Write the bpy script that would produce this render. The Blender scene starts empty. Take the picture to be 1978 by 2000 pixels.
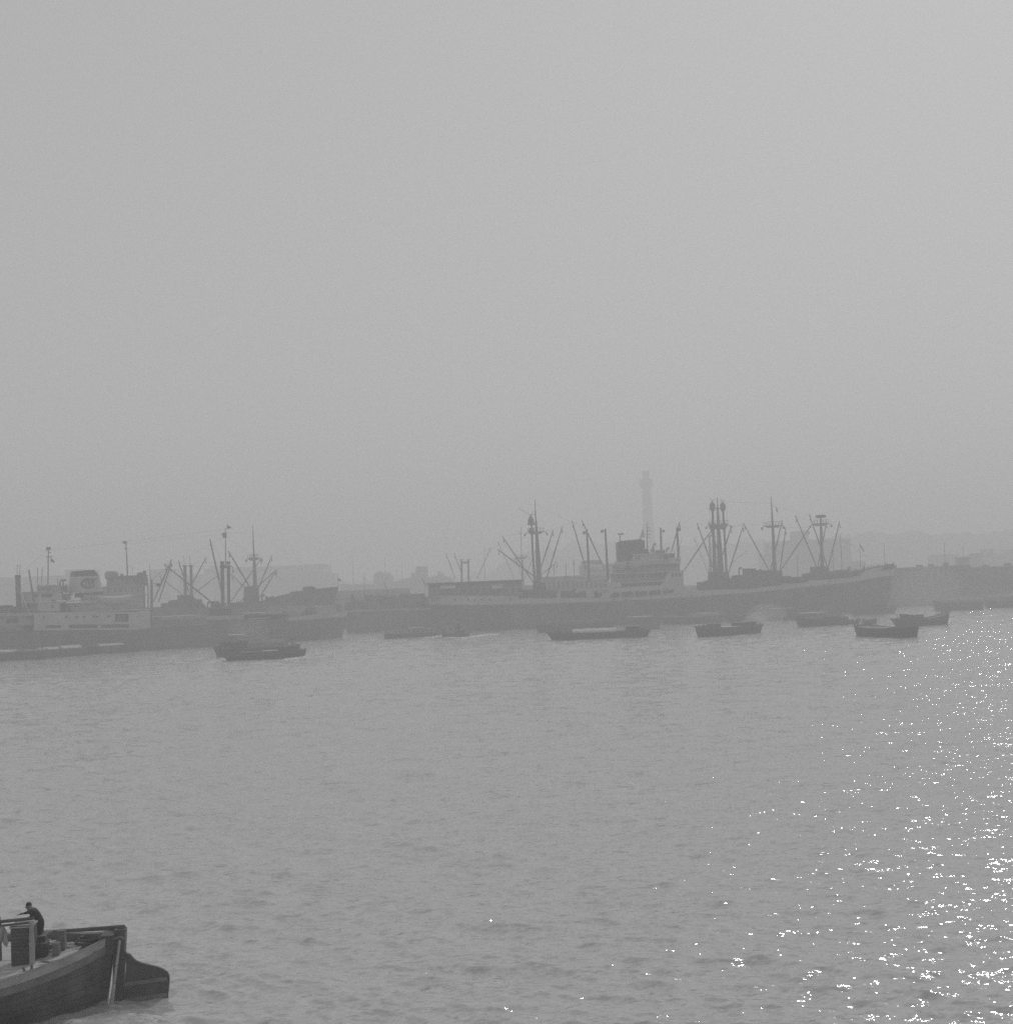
import bpy, math, random
import numpy as np
from mathutils import Vector, Matrix

random.seed(7)
rng = np.random.default_rng(11)
S = bpy.context.scene
COL = S.collection

# ------------------------------------------------------------------ camera
F_PX, CX, CY = 2793.0, 989.0, 1000.0          # focal length and centre, in photograph pixels
CAM_H = 12.0
PITCH = math.radians(2.94)
ROLL = math.radians(2.3)
Fw = Vector((0, math.cos(PITCH), math.sin(PITCH)))
R0 = Vector((1, 0, 0))
U0 = R0.cross(Fw)
Rt = R0 * math.cos(ROLL) - U0 * math.sin(ROLL)
Up = U0 * math.cos(ROLL) + R0 * math.sin(ROLL)
CAM = Vector((0, 0, CAM_H))
cd = bpy.data.cameras.new("camera")
cam = bpy.data.objects.new("camera", cd)
COL.objects.link(cam)
m = Matrix((Rt, Up, -Fw)).transposed().to_4x4()
m.translation = CAM
cam.matrix_world = m
cd.sensor_fit = 'HORIZONTAL'
cd.sensor_width = 36.0
cd.lens = 36.0 * F_PX / 1978.0
cd.clip_start = 0.5
cd.clip_end = 20000
S.camera = cam

# ------------------------------------------------------------------ sky, sun, exposure
SUN_AZ, SUN_EL = math.radians(26.5), math.radians(36.5)
SKY_STRENGTH, SUN_STRENGTH, EXPOSURE = 0.10, 2.2, -0.68
SKY_EVEN, SKY_GAIN = 0.15, 5.6
w = bpy.data.worlds.new("World")
S.world = w
w.use_nodes = True
nt = w.node_tree
nt.nodes.clear()
out = nt.nodes.new('ShaderNodeOutputWorld')
bg = nt.nodes.new('ShaderNodeBackground')
bw = nt.nodes.new('ShaderNodeRGBToBW')
sky = nt.nodes.new('ShaderNodeTexSky')
sky.sky_type = 'NISHITA'
sky.sun_disc = False
sky.sun_elevation = SUN_EL
sky.sun_rotation = SUN_AZ
sky.air_density = 1.0
sky.dust_density = 3.0
sky.ozone_density = 1.0
nt.links.new(sky.outputs[0], bw.inputs[0])     # black-and-white film: the sky's luminance only
pw = nt.nodes.new('ShaderNodeMath')              # thin high overcast evens the sky out
pw.operation = 'POWER'
pw.inputs[1].default_value = SKY_EVEN
nt.links.new(bw.outputs[0], pw.inputs[0])
ml = nt.nodes.new('ShaderNodeMath')
ml.operation = 'MULTIPLY'
ml.inputs[1].default_value = SKY_GAIN
nt.links.new(pw.outputs[0], ml.inputs[0])
nt.links.new(ml.outputs[0], bg.inputs[0])
bg.inputs[1].default_value = SKY_STRENGTH
nt.links.new(bg.outputs[0], out.inputs[0])
sd = bpy.data.lights.new("sun", 'SUN')
sd.energy = SUN_STRENGTH
sd.angle = math.radians(0.53)
sd.color = (1, 1, 1)
sun = bpy.data.objects.new("sun", sd)
COL.objects.link(sun)
SV = Vector((math.sin(SUN_AZ) * math.cos(SUN_EL), math.cos(SUN_AZ) * math.cos(SUN_EL), math.sin(SUN_EL)))
sun.rotation_euler = SV.to_track_quat('Z', 'Y').to_euler()
sun.location = SV * 300
S.view_settings.view_transform = 'Standard'
S.view_settings.look = 'None'
S.view_settings.exposure = EXPOSURE
S.view_settings.gamma = 1.0
S.view_settings.use_curve_mapping = False
cy = S.cycles
cy.use_denoising = False      # the sampling grain stands in for the film's
cy.volume_bounces = 2
cy.max_bounces = 8
cy.glossy_bounces = 3
cy.diffuse_bounces = 2
cy.sample_clamp_indirect = 6.0
cy.caustics_reflective = False
cy.caustics_refractive = False

# ------------------------------------------------------------------ measuring helpers
def ray(px, py):
    return Fw + Rt * ((px - CX) / F_PX) + Up * ((CY - py) / F_PX)

def ground(px, py, z=0.0):
    d = ray(px, py)
    return CAM + d * ((z - CAM_H) / d.z)

def at(px, py, Y):
    d = ray(px, py)
    return CAM + d * (Y / d.y)

# ------------------------------------------------------------------ materials
def mat(name, v, rough=0.7, var=0.25, scale=0.6, streak=0.0, bump=0.0, spec=0.3, metal=0.0):
    """neutral grey paint/timber/steel with procedural wear"""
    M = bpy.data.materials.new(name)
    M.use_nodes = True
    n = M.node_tree
    b = n.nodes['Principled BSDF']
    b.inputs['Roughness'].default_value = rough
    b.inputs['Specular IOR Level'].default_value = spec
    b.inputs['Metallic'].default_value = metal
    tc = n.nodes.new('ShaderNodeTexCoord')
    nz = n.nodes.new('ShaderNodeTexNoise')
    nz.inputs['Scale'].default_value = scale
    nz.inputs['Detail'].default_value = 6
    nz.inputs['Roughness'].default_value = 0.65
    n.links.new(tc.outputs['Object'], nz.inputs['Vector'])
    r = n.nodes.new('ShaderNodeMapRange')
    r.inputs['From Min'].default_value = 0.3
    r.inputs['From Max'].default_value = 0.7
    r.inputs['To Min'].default_value = v * (1 - var)
    r.inputs['To Max'].default_value = v * (1 + var)
    n.links.new(nz.outputs['Fac'], r.inputs['Value'])
    val = r.outputs[0]
    if streak:
        mp = n.nodes.new('ShaderNodeMapping')
        mp.inputs['Scale'].default_value = (1.1, 1.1, 0.06)
        n.links.new(tc.outputs['Object'], mp.inputs['Vector'])
        n2 = n.nodes.new('ShaderNodeTexNoise')
        n2.inputs['Scale'].default_value = 1.0
        n2.inputs['Detail'].default_value = 5
        n.links.new(mp.outputs[0], n2.inputs['Vector'])
        r2 = n.nodes.new('ShaderNodeMapRange')
        r2.inputs['From Min'].default_value = 0.45
        r2.inputs['From Max'].default_value = 0.75
        r2.inputs['To Min'].default_value = 1.0
        r2.inputs['To Max'].default_value = 1.0 - streak
        n.links.new(n2.outputs['Fac'], r2.inputs['Value'])
        mu = n.nodes.new('ShaderNodeMath')
        mu.operation = 'MULTIPLY'
        n.links.new(val, mu.inputs[0])
        n.links.new(r2.outputs[0], mu.inputs[1])
        val = mu.outputs[0]
    cb = n.nodes.new('ShaderNodeCombineColor')
    for i in range(3):
        n.links.new(val, cb.inputs[i])
    n.links.new(cb.outputs[0], b.inputs['Base Color'])
    if bump:
        bp = n.nodes.new('ShaderNodeBump')
        bp.inputs['Strength'].default_value = bump
        bp.inputs['Distance'].default_value = 0.05
        n.links.new(nz.outputs['Fac'], bp.inputs['Height'])
        n.links.new(bp.outputs[0], b.inputs['Normal'])
    return M

M = {
    'hull': mat('dark_hull_paint', 0.125, 0.6, 0.4, 0.25, streak=0.35),
    'hull2': mat('grey_hull_paint', 0.13, 0.6, 0.4, 0.25, streak=0.35),
    'white': mat('white_ship_paint', 0.43, 0.5, 0.10, 0.3, streak=0.18),
    'cream': mat('dulled_white_paint', 0.33, 0.6, 0.15, 0.3, streak=0.25),
    'buff': mat('buff_mast_paint', 0.125, 0.6, 0.25, 0.8),
    'shed': mat('sooty_shed_cladding', 0.13, 0.9, 0.35, 0.12, streak=0.3),
    'quay': mat('stained_quay_stone', 0.14, 0.9, 0.3, 0.15, streak=0.4),
    'grey': mat('mid_grey_paint', 0.22, 0.6, 0.2, 0.4, streak=0.2),
    'dark': mat('dark_steel', 0.08, 0.6, 0.3, 0.7),
    'black': mat('black_paint', 0.05, 0.5, 0.3, 0.7),
    'deck': mat('deck_planks', 0.16, 0.8, 0.3, 0.5),
    'win': mat('dark_window_glass', 0.02, 0.15, 0.1, 1.0, spec=0.5),
    'wood': mat('tarred_timber', 0.095, 0.65, 0.4, 1.5, streak=0.3),
    'wood2': mat('weathered_timber', 0.17, 0.8, 0.35, 1.2),
    'pale': mat('pale_new_timber', 0.36, 0.75, 0.22, 1.6),
    'plank': mat('scrubbed_deck_plank', 0.48, 0.8, 0.2, 2.0),
    'canvas': mat('pale_canvas', 0.45, 0.85, 0.15, 0.8, bump=0.3),
    'wire': mat('wire_rope', 0.06, 0.6, 0.1, 1.0),
    'conc': mat('concrete', 0.30, 0.85, 0.2, 0.1),
    'brick': mat('dull_masonry', 0.17, 0.85, 0.2, 0.08),
    'roof': mat('dark_roofing', 0.08, 0.8, 0.25, 0.15),
    'tower': mat('tower_paint', 0.12, 0.6, 0.15, 0.1),
    'land': mat('land_earth', 0.10, 0.9, 0.3, 0.02),
    'hill': mat('wooded_hill', 0.06, 0.95, 0.4, 0.03),
    'skin': mat('skin', 0.16, 0.6, 0.1, 3.0),
    'cloth': mat('dark_work_clothes', 0.035, 0.9, 0.3, 4.0),
    'hair': mat('dark_hair', 0.015, 0.6, 0.2, 8.0),
    'foam': mat('foam', 0.75, 0.9, 0.15, 1.2),
}

# ------------------------------------------------------------------ mesh helpers
class MB:
    def __init__(self):
        self.v, self.f = [], []

    def add(self, vs, fs):
        o = len(self.v)
        self.v += [tuple(p) for p in vs]
        self.f += [tuple(i + o for i in f) for f in fs]
        return self

    def box(self, x0, x1, y0, y1, z0, z1):
        x0, x1 = min(x0, x1), max(x0, x1)
        y0, y1 = min(y0, y1), max(y0, y1)
        z0, z1 = min(z0, z1), max(z0, z1)
        return self.add([(x0, y0, z0), (x1, y0, z0), (x1, y1, z0), (x0, y1, z0),
                         (x0, y0, z1), (x1, y0, z1), (x1, y1, z1), (x0, y1, z1)],
                        [(0, 3, 2, 1), (4, 5, 6, 7), (0, 1, 5, 4), (1, 2, 6, 5), (2, 3, 7, 6), (3, 0, 4, 7)])

    def prism(self, pts, t0, t1):
        """polygon of (x,z) counter-clockwise seen from -y, extruded from y=t0 to y=t1"""
        n = len(pts)
        vs = [(p[0], t0, p[1]) for p in pts] + [(p[0], t1, p[1]) for p in pts]
        fs = [tuple(range(n)), tuple(reversed(range(n, 2 * n)))]
        fs += [(i, i + n, (i + 1) % n + n, (i + 1) % n) for i in range(n)]
        return self.add(vs, fs)

    def tube(self, pts, rad, n=8):
        """tapered tube through points with a radius for each"""
        pts = [Vector(p) for p in pts]
        if not hasattr(rad, '__len__'):
            rad = [rad] * len(pts)
        o = len(self.v)
        for i, p in enumerate(pts):
            a = pts[max(i - 1, 0)]
            b = pts[min(i + 1, len(pts) - 1)]
            d = (b - a).normalized()
            ref = Vector((0, 1, 0)) if abs(d.y) < 0.9 else Vector((1, 0, 0))
            u = d.cross(ref).normalized()
            v = d.cross(u)
            for k in range(n):
                t = 2 * math.pi * k / n
                self.v.append(tuple(p + (u * math.cos(t) + v * math.sin(t)) * rad[i]))
        for i in range(len(pts) - 1):
            for k in range(n):
                a = o + i * n + k
                b = o + i * n + (k + 1) % n
                self.f.append((a, b, b + n, a + n))
        self.f.append(tuple(o + k for k in range(n)))
        self.f.append(tuple(o + (len(pts) - 1) * n + n - 1 - k for k in range(n)))
        return self

    def lathe(self, c, prof, n=20, sx=1.0, sy=1.0):
        """prof: (r,z) bottom to top round the vertical through c"""
        o = len(self.v)
        for r, z in prof:
            for k in range(n):
                t = 2 * math.pi * k / n
                self.v.append((c[0] + sx * r * math.cos(t), c[1] + sy * r * math.sin(t), c[2] + z))
        for i in range(len(prof) - 1):
            for k in range(n):
                a = o + i * n + k
                b = o + i * n + (k + 1) % n
                self.f.append((a, b, b + n, a + n))
        self.f.append(tuple(o + n - 1 - k for k in range(n)))
        self.f.append(tuple(o + (len(prof) - 1) * n + k for k in range(n)))
        return self

    def grid(self, P):
        """P: rows of points"""
        o = len(self.v)
        nr, nc = len(P), len(P[0])
        for r in P:
            self.v += [tuple(p) for p in r]
        for i in range(nr - 1):
            for j in range(nc - 1):
                a = o + i * nc + j
                self.f.append((a, a + 1, a + nc + 1, a + nc))
        return self

    def build(self, name, m, parent=None, smooth=False, label=None, kind=None):
        me = bpy.data.meshes.new(name)
        me.from_pydata(self.v, [], self.f)
        me.materials.append(M[m] if isinstance(m, str) else m)
        if smooth:
            me.polygons.foreach_set('use_smooth', [True] * len(me.polygons))
        o = bpy.data.objects.new(name, me)
        COL.objects.link(o)
        if parent is not None:
            o.parent = parent
        if label:
            o['label'] = label
        if kind:
            o['kind'] = kind
        return o

def tag(o, label, cat, group=None):
    o['label'] = label
    o['category'] = cat
    if group:
        o['group'] = group
    return o

def empty(name, loc, rz, label, cat, group=None):
    o = bpy.data.objects.new(name, None)
    COL.objects.link(o)
    o.location = loc
    o.rotation_euler = (0, 0, rz)
    o.empty_display_size = 1.0
    return tag(o, label, cat, group)

class Frame:
    """a vessel's own axes: x along the keel from left to right, y to the far side, z up"""
    def __init__(self, pl, pr):
        self.O = ground(*pl)
        E = ground(*pr)
        self.e = (E - self.O)
        self.len = self.e.length
        self.e.normalize()
        self.n = Vector((-self.e.y, self.e.x, 0))
        self.rz = math.atan2(self.e.y, self.e.x)

    def L(self, px, py, t=0.0):
        d = ray(px, py)
        k = (t - (CAM - self.O).dot(self.n)) / d.dot(self.n)
        P = CAM + d * k - self.O
        return Vector((P.dot(self.e), t, P.z))

    def scale(self, px=None):
        p = self.O if px is None else self.O + self.e * self.L(px, 1150).x
        return p.y / F_PX

    def box(self, mb, x0, y0, x1, y1, t0, t1, inset=0.0):
        a = self.L(x0, (y0 + y1) / 2, t0).x
        b = self.L(x1, (y0 + y1) / 2, t0).x
        zt = self.L((x0 + x1) / 2, y0, t0).z
        zb = self.L((x0 + x1) / 2, y1, t0).z
        return mb.box(a + inset, b - inset, t0, t1, zb, zt)

    def poly(self, mb, pts, t0, t1):
        q = [self.L(x, y, t0) for x, y in pts]
        area = sum(q[i].x * q[(i + 1) % len(q)].z - q[(i + 1) % len(q)].x * q[i].z for i in range(len(q)))
        if area < 0:
            q.reverse()
        return mb.prism([(p.x, p.z) for p in q], t0, t1)

    def post(self, mb, pts, t=0.0, n=8):
        """pts: (px,py,width_px)"""
        sc = self.scale(pts[0][0])
        return mb.tube([self.L(p[0], p[1], t) for p in pts], [p[2] * sc / 2 for p in pts], n)

    def root(self, name, label, cat, group=None):
        return empty(name, self.O, self.rz, label, cat, group)

def zoom(x0, y0, k=360 / 1911):
    return lambda X, Y: (x0 + X * k, y0 + Y * k)

q1, q2, q3 = zoom(0, 1000), zoom(330, 1000), zoom(640, 1000)
q4, q5, q6, q7 = zoom(820, 950), zoom(1100, 900), zoom(1320, 950), zoom(1618, 950)
q8 = zoom(0, 1720, 400 / 1911)
q9 = zoom(1120, 1030, 250 / 1911)

# ------------------------------------------------------------------ water
def wave_field(X, Y, sp):
    """sum of directional wind waves; waves too short for the local mesh spacing fade out"""
    r = np.random.default_rng(5)
    Z = np.zeros_like(X)
    DX = np.zeros_like(X)
    DY = np.zeros_like(X)
    patch = (np.sin(X * 0.045 + Y * 0.021 + 1.0) + np.sin(-X * 0.023 + Y * 0.052 + 2.2) +
             np.sin(X * 0.011 - Y * 0.017 + 0.4)) / 3.0
    amp_mod = 1.0 + 0.6 * patch
    n = 64
    lam = np.exp(np.linspace(math.log(0.42), math.log(11.0), n))
    for i in range(n):
        l = lam[i] * (1 + 0.06 * r.standard_normal())
        th = math.radians(-100 + 34 * r.standard_normal())      # travelling towards the camera
        k = 2 * math.pi / l
        slope = 0.052 * (1.0 if l < 1.4 else (1.4 / l) ** 1.0)
        a = slope / k
        ph = r.uniform(0, 2 * math.pi)
        wgt = np.clip((l / sp - 2.2) / 2.5, 0, 1)
        arg = k * (X * math.cos(th) + Y * math.sin(th)) + ph
        s = np.sin(arg)
        aw = a * wgt * (amp_mod if l < 3 else 1.0)
        Z += aw * s
        c = np.cos(arg) * aw * 0.85
        DX += c * math.cos(th)
        DY += c * math.sin(th)
    return X + DX, Y + DY, Z

def build_water():
    rows = [-600.0, -200.0, -60.0, 0.0, 12.0, 20.0, 26.0, 30.0]
    y = 32.5
    while y < 6200:
        rows.append(y)
        if y < 90:
            y += 0.09 * (y / 40) ** 2
        elif y < 200:
            y += 0.46
        elif y < 430:
            y += 0.46 + (y - 200) / 230 * 0.5
        else:
            y += 0.96 * (1 + ((y - 430) / 60)) ** 1.25
    rows = np.array(rows)
    side = np.array([0.56, 0.66, 0.85, 1.2, 2.0, 4.0, 9.0])
    dense = np.linspace(-0.52, 0.52, 700)
    tv = np.concatenate([-side[::-1], dense, side])
    dt = np.gradient(tv)
    dr = np.gradient(rows)
    base = np.maximum(rows, 30.0)
    X = base[:, None] * tv[None, :]
    Y = np.repeat(rows[:, None], len(tv), 1)
    sp = np.maximum(base[:, None] * dt[None, :], dr[:, None] + 0 * X)
    X, Y, Z = wave_field(X, Y, sp)
    nr, nc = X.shape
    co = np.stack([X, Y, Z], -1).reshape(-1, 3).astype(np.float32)
    idx = np.arange(nr * nc).reshape(nr, nc)
    q = np.stack([idx[:-1, :-1], idx[:-1, 1:], idx[1:, 1:], idx[1:, :-1]], -1).reshape(-1, 4).astype(np.int32)
    me = bpy.data.meshes.new('sea_water')
    me.vertices.add(len(co))
    me.vertices.foreach_set('co', co.ravel())
    me.loops.add(q.size)
    me.loops.foreach_set('vertex_index', q.ravel())
    me.polygons.add(len(q))
    me.polygons.foreach_set('loop_start', np.arange(0, q.size, 4, dtype=np.int32))
    me.polygons.foreach_set('use_smooth', np.ones(len(q), dtype=bool))
    me.update(calc_edges=True)
    o = bpy.data.objects.new('sea_water', me)
    COL.objects.link(o)
    o['kind'] = 'structure'
    W = bpy.data.materials.new('harbour_water')
    W.use_nodes = True
    n = W.node_tree
    b = n.nodes['Principled BSDF']
    b.inputs['Base Color'].default_value = (0.46, 0.46, 0.46, 1)
    b.inputs['Roughness'].default_value = 0.075
    b.inputs['IOR'].default_value = 1.85
    tc = n.nodes.new('ShaderNodeTexCoord')
    mp = n.nodes.new('ShaderNodeMapping')
    mp.inputs['Scale'].default_value = (0.65, 1.4, 1.0)
    n.links.new(tc.outputs['Object'], mp.inputs['Vector'])
    geo = n.nodes.new('ShaderNodeNewGeometry')
    cur = geo.outputs['Normal']
    for sc, st in ((0.9, 0.40), (2.6, 0.92), (7.0, 0.96)):          # ripples too fine for the mesh, as slopes
        nz = n.nodes.new('ShaderNodeTexNoise')
        nz.inputs['Scale'].default_value = sc
        nz.inputs['Detail'].default_value = 2
        n.links.new(mp.outputs[0], nz.inputs['Vector'])
        v1 = n.nodes.new('ShaderNodeVectorMath')
        v1.operation = 'SUBTRACT'
        n.links.new(nz.outputs['Color'], v1.inputs[0])
        v1.inputs[1].default_value = (0.5, 0.5, 0.5)
        v2 = n.nodes.new('ShaderNodeVectorMath')
        v2.operation = 'MULTIPLY_ADD'
        n.links.new(v1.outputs[0], v2.inputs[0])
        v2.inputs[1].default_value = (st * 0.8, st, 0.0)
        n.links.new(cur, v2.inputs[2])
        cur = v2.outputs[0]
    nn = n.nodes.new('ShaderNodeVectorMath')
    nn.operation = 'NORMALIZE'
    n.links.new(cur, nn.inputs[0])
    n.links.new(nn.outputs[0], b.inputs['Normal'])
    me.materials.append(W)
    return o

build_water()

# ------------------------------------------------------------------ haze
hz = MB().box(-7000, 7000, -800, 6400, -3, 113).build('haze', 'white', kind='stuff')
hz['label'] = 'pale sea haze filling the whole harbour'
HM = bpy.data.materials.new('haze_air')
HM.use_nodes = True
hn = HM.node_tree
hn.nodes.clear()
ho = hn.nodes.new('ShaderNodeOutputMaterial')
hv = hn.nodes.new('ShaderNodeVolumePrincipled')
hv.inputs['Color'].default_value = (0.89, 0.89, 0.89, 1)
hv.inputs['Density'].default_value = 0.0019
hv.inputs['Anisotropy'].default_value = 0.25
hn.links.new(hv.outputs[0], ho.inputs['Volume'])
hz.data.materials.clear()
hz.data.materials.append(HM)

# ------------------------------------------------------------------ land, quay, hills
def struct(o):
    o['kind'] = 'structure'
    return o

struct(MB().box(-6000, 6000, 830, 6300, -2, 2.4).build('land', 'land'))

def hill(name, skyline, Y, depth, seed):
    """ridge with a tree-topped uneven skyline, given by its crest in the photograph at distance Y"""
    r = np.random.default_rng(seed)
    xs = [p[0] for p in skyline]
    ys = [p[1] for p in skyline]
    pxs = np.arange(min(xs), max(xs) + 1, 2.0)
    P = []
    crest = []
    for px in pxs:
        c = at(px, float(np.interp(px, xs, ys)), Y)
        crest.append(c)
    nz = r.standard_normal(len(pxs))
    nz = np.convolve(nz, np.ones(3) / 3, 'same') * 2.2 + np.convolve(r.standard_normal(len(pxs)), np.ones(11) / 11, 'same') * 3
    for j, fr in enumerate((0.0, 0.35, 0.7, 0.9, 1.0, 1.05, 1.4, 2.0)):
        row = []
        for i, c in enumerate(crest):
            h = max(3.0, c.z + nz[i])
            if fr <= 1:
                zz = 2.3 + (h - 2.3) * math.sin(fr * math.pi / 2) ** 0.8 + (r.standard_normal() * 1.5 if 0 < fr < 1 else 0)
                row.append((c.x, c.y - depth * (1 - fr), zz))
            else:
                row.append((c.x, c.y + depth * (fr - 1), 2.3 + (h - 2.3) * max(0, 1 - (fr - 1))))
        P.append(row)
    return struct(MB().grid(P).build(name, 'hill', smooth=False))

hill('hill', [(940, 1128), (1000, 1088), (1040, 1076), (1110, 1074), (1180, 1064), (1260, 1066), (1340, 1068), (1420, 1062),
              (1500, 1062), (1580, 1058), (1650, 1048), (1700, 1047), (1780, 1046), (1840, 1046), (1870, 1051), (1940, 1046), (1960, 1040),
              (1978, 1038), (2080, 1034), (2200, 1040), (2400, 1070), (2600, 1080)], 1460, 200, 3)
hill('hill', [(-500, 1168), (-300, 1150), (0, 1139), (120, 1142), (300, 1142), (500, 1140), (660, 1138), (800, 1132), (940, 1122), (1100, 1118)], 1500, 220, 8)

# pier the ships lie along, with its transit sheds
def along(px, Y):
    return at(px, 1130, Y).x

PY0, PY1 = 463.0, 530.0
pier = struct(MB().box(along(-260, PY0), along(2500, PY0), PY0, PY1, -1.5, 3.0).build('pier', 'quay'))

def front_box(mb, x0, y0, x1, y1, Y, depth):
    a, b = at(x0, (y0 + y1) / 2, Y), at(x1, (y0 + y1) / 2, Y)
    zt, zb = at((x0 + x1) / 2, y0, Y).z, at((x0 + x1) / 2, y1, Y).z
    return mb.box(a.x, b.x, Y, Y + depth, zb, zt)

def building(name, label, x0, y0, x1, Y, depth, wall, floors=0, bays=0, zbase=2.4, penthouse=None, roof='flat', group=None, cat='building'):
    a, b = at(x0, y0, Y), at(x1, y0, Y)
    zt = at((x0 + x1) / 2, y0, Y).z
    root = empty(name, ((a.x + b.x) / 2, Y, zbase), 0, label, cat, group)
    hw = abs(b.x - a.x) / 2
    H = zt - zbase
    if roof == 'flat':
        MB().box(-hw, hw, 0, depth, 0, H).build('wall', wall, root)
        MB().box(-hw - .3, hw + .3, -.3, depth + .3, H + .003, H + .6).build('parapet', wall, root)
    elif roof == 'gable':
        eh = H * 0.72
        MB().box(-hw, hw, 0, depth, 0, eh).build('wall', wall, root)
        mb = MB()
        mb.add([(-hw - .6, -.6, eh + .02), (hw + .6, -.6, eh + .02), (hw + .6, depth + .6, eh + .02), (-hw - .6, depth + .6, eh + .02),
                (-hw - .6, depth / 2, H), (hw + .6, depth / 2, H)],
               [(0, 1, 5, 4), (2, 3, 4, 5), (0, 4, 3), (1, 2, 5), (0, 3, 2, 1)])
        mb.build('roof', 'roof', root)
        H = eh
    elif roof == 'arch':
        eh = H * 0.6
        MB().box(-hw, hw, 0, depth, 0, eh).build('wall', wall, root)
        pts = [(-hw - .5, eh + .02), (hw + .5, eh + .02)]
        for k in range(1, 12):
            t = math.pi * k / 12
            pts.append(((hw + .5) * math.cos(t), eh + (H - eh) * math.sin(t)))
        MB().prism(pts, -.5, depth + .5).build('roof', 'roof', root)
        H = eh
    if floors:
        ww = 2 * hw / bays
        fh = H / floors
        for f in range(floors):
            for k in range(bays):
                x = -hw + ww * (k + .5)
                o = MB().box(x - ww * .3, x + ww * .3, -.06, .2, fh * (f + .32), fh * (f + .78))
                o.build('window', 'win', root)
    if penthouse:
        for (c0, cy0, c1) in penthouse:
            p, q = at(c0, cy0, Y), at(c1, cy0, Y)
            MB().box(p.x - root.location.x, q.x - root.location.x, depth * .2, depth * .7, zt - zbase + .61, p.z - zbase).build('penthouse', wall, root)
    return root

FARG = None
building('pier_shed', 'long dark transit shed on the pier right of the big freighter bow', 1700, 1111, 1882, PY0 + 10, 30, 'shed', 1, 14, 3.0, cat='shed')
building('pier_shed', 'long dark transit shed on the pier at the right edge', 1886, 1107, 2140, PY0 + 8, 30, 'shed', 1, 16, 3.0, cat='shed')
building('pier_shed', 'low hazy shed on the pier seen through the gap between two bows', 590, 1153, 790, PY0 + 12, 25, 'conc', 1, 10, 3.0, roof='gable', cat='shed')
building('pier_house', 'pale two storey pier house with tall windows behind the freighter aft of its white superstructure', 1058, 1128, 1186, PY0 + 6, 18, 'cream', 2, 14, 3.0, cat='building')
building('office_building', 'large hazy flat roofed building right of the tower with a square roof tower', 1516, 1056, 1661, 880, 45, 'brick', 6, 12, penthouse=[(1561, 1036, 1584)])
building('office_building', 'low hazy wing against the left side of the large flat roofed building', 1497, 1083, 1515, 870, 30, 'brick', 4, 3)
building('office_building', 'long hazy building behind the masts of the dark freighter', 398, 1108, 632, 1050, 45, 'brick', 7, 22, penthouse=[(614, 1101, 626), (404, 1105, 420)])
building('office_building', 'hazy lower block at the right end of the long hazy building', 634, 1121, 652, 1040, 30, 'brick', 5, 4)
building('warehouse', 'wide hazy warehouse at the left edge behind the funnel ship', -120, 1130, 128, 950, 60, 'brick', 4, 20, cat='warehouse')
building('warehouse', 'small hazy block just left of the funnel', 127, 1114, 160, 900, 40, 'conc', 5, 5, cat='warehouse')
building('warehouse', 'small hazy block right of the dark bridge house', 291, 1114, 333, 930, 40, 'conc', 4, 5, cat='warehouse')
building('warehouse', 'pale hazy long block behind the far deckhouse', 340, 1124, 392, 960, 40, 'conc', 3, 6, cat='warehouse')
building('warehouse', 'low hazy shed with pale roof edge behind the freighter bow', 1655, 1098, 1690, 760, 30, 'conc', 2, 5, cat='shed')
building('warehouse', 'hazy block of sheds behind the pier at right', 1838, 1084, 1872, 900, 30, 'brick', 3, 4, cat='shed')
building('water_tank', 'dark square block standing above the right pier shed', 1874, 1091, 1893, 600, 6, 'roof', 0, 0, cat='tank')
building('warehouse', 'hazy flat shed right of the dark square block', 1895, 1086, 1948, 900, 30, 'brick', 2, 6, cat='shed')
building('storehouse', 'white topped small house on the skyline of right sheds', 1902, 1083, 1917, 645, 8, 'white', 0, 0, cat='house')
building('storehouse', 'hazy square house left of the arched shed', 1926, 1074, 1940, 880, 12, 'brick', 3, 2, cat='house')
building('arched_shed', 'hazy arched roof shed at the right edge', 1948, 1071, 2030, 900, 40, 'brick', 0, 0, roof='arch', cat='shed')
building('city_block', 'faint low block far behind the masts right of the triple mast', 1440, 1084, 1496, 1300, 40, 'conc', 4, 6)
building('city_block', 'faint stepped block far behind the freighter mainmast', 1108, 1061, 1140, 1500, 40, 'conc', 6, 4, penthouse=[(1117, 1053, 1128)])

# ridge ventilators on the two pier sheds at right
for o in [o for o in COL.objects if o.name.startswith('pier_shed') and 'dark transit' in o['label']]:
    rf = [c for c in o.children if c.name.startswith('parapet')][0]
    zr = max(v.co.z for v in rf.data.vertices)
    hw = max(v.co.x for v in rf.data.vertices)
    r_ = random.Random(len(o.children))
    x = -hw + 3
    while x < hw - 3:
        h = r_.uniform(.6, 1.8)
        v_ = MB().box(x, x + r_.uniform(.8, 2.2), 8.5, 11.5, zr - .59, zr + h * .8)
        v_.build('roof_vent', 'roof', o)
        x += r_.uniform(4, 11)

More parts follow.
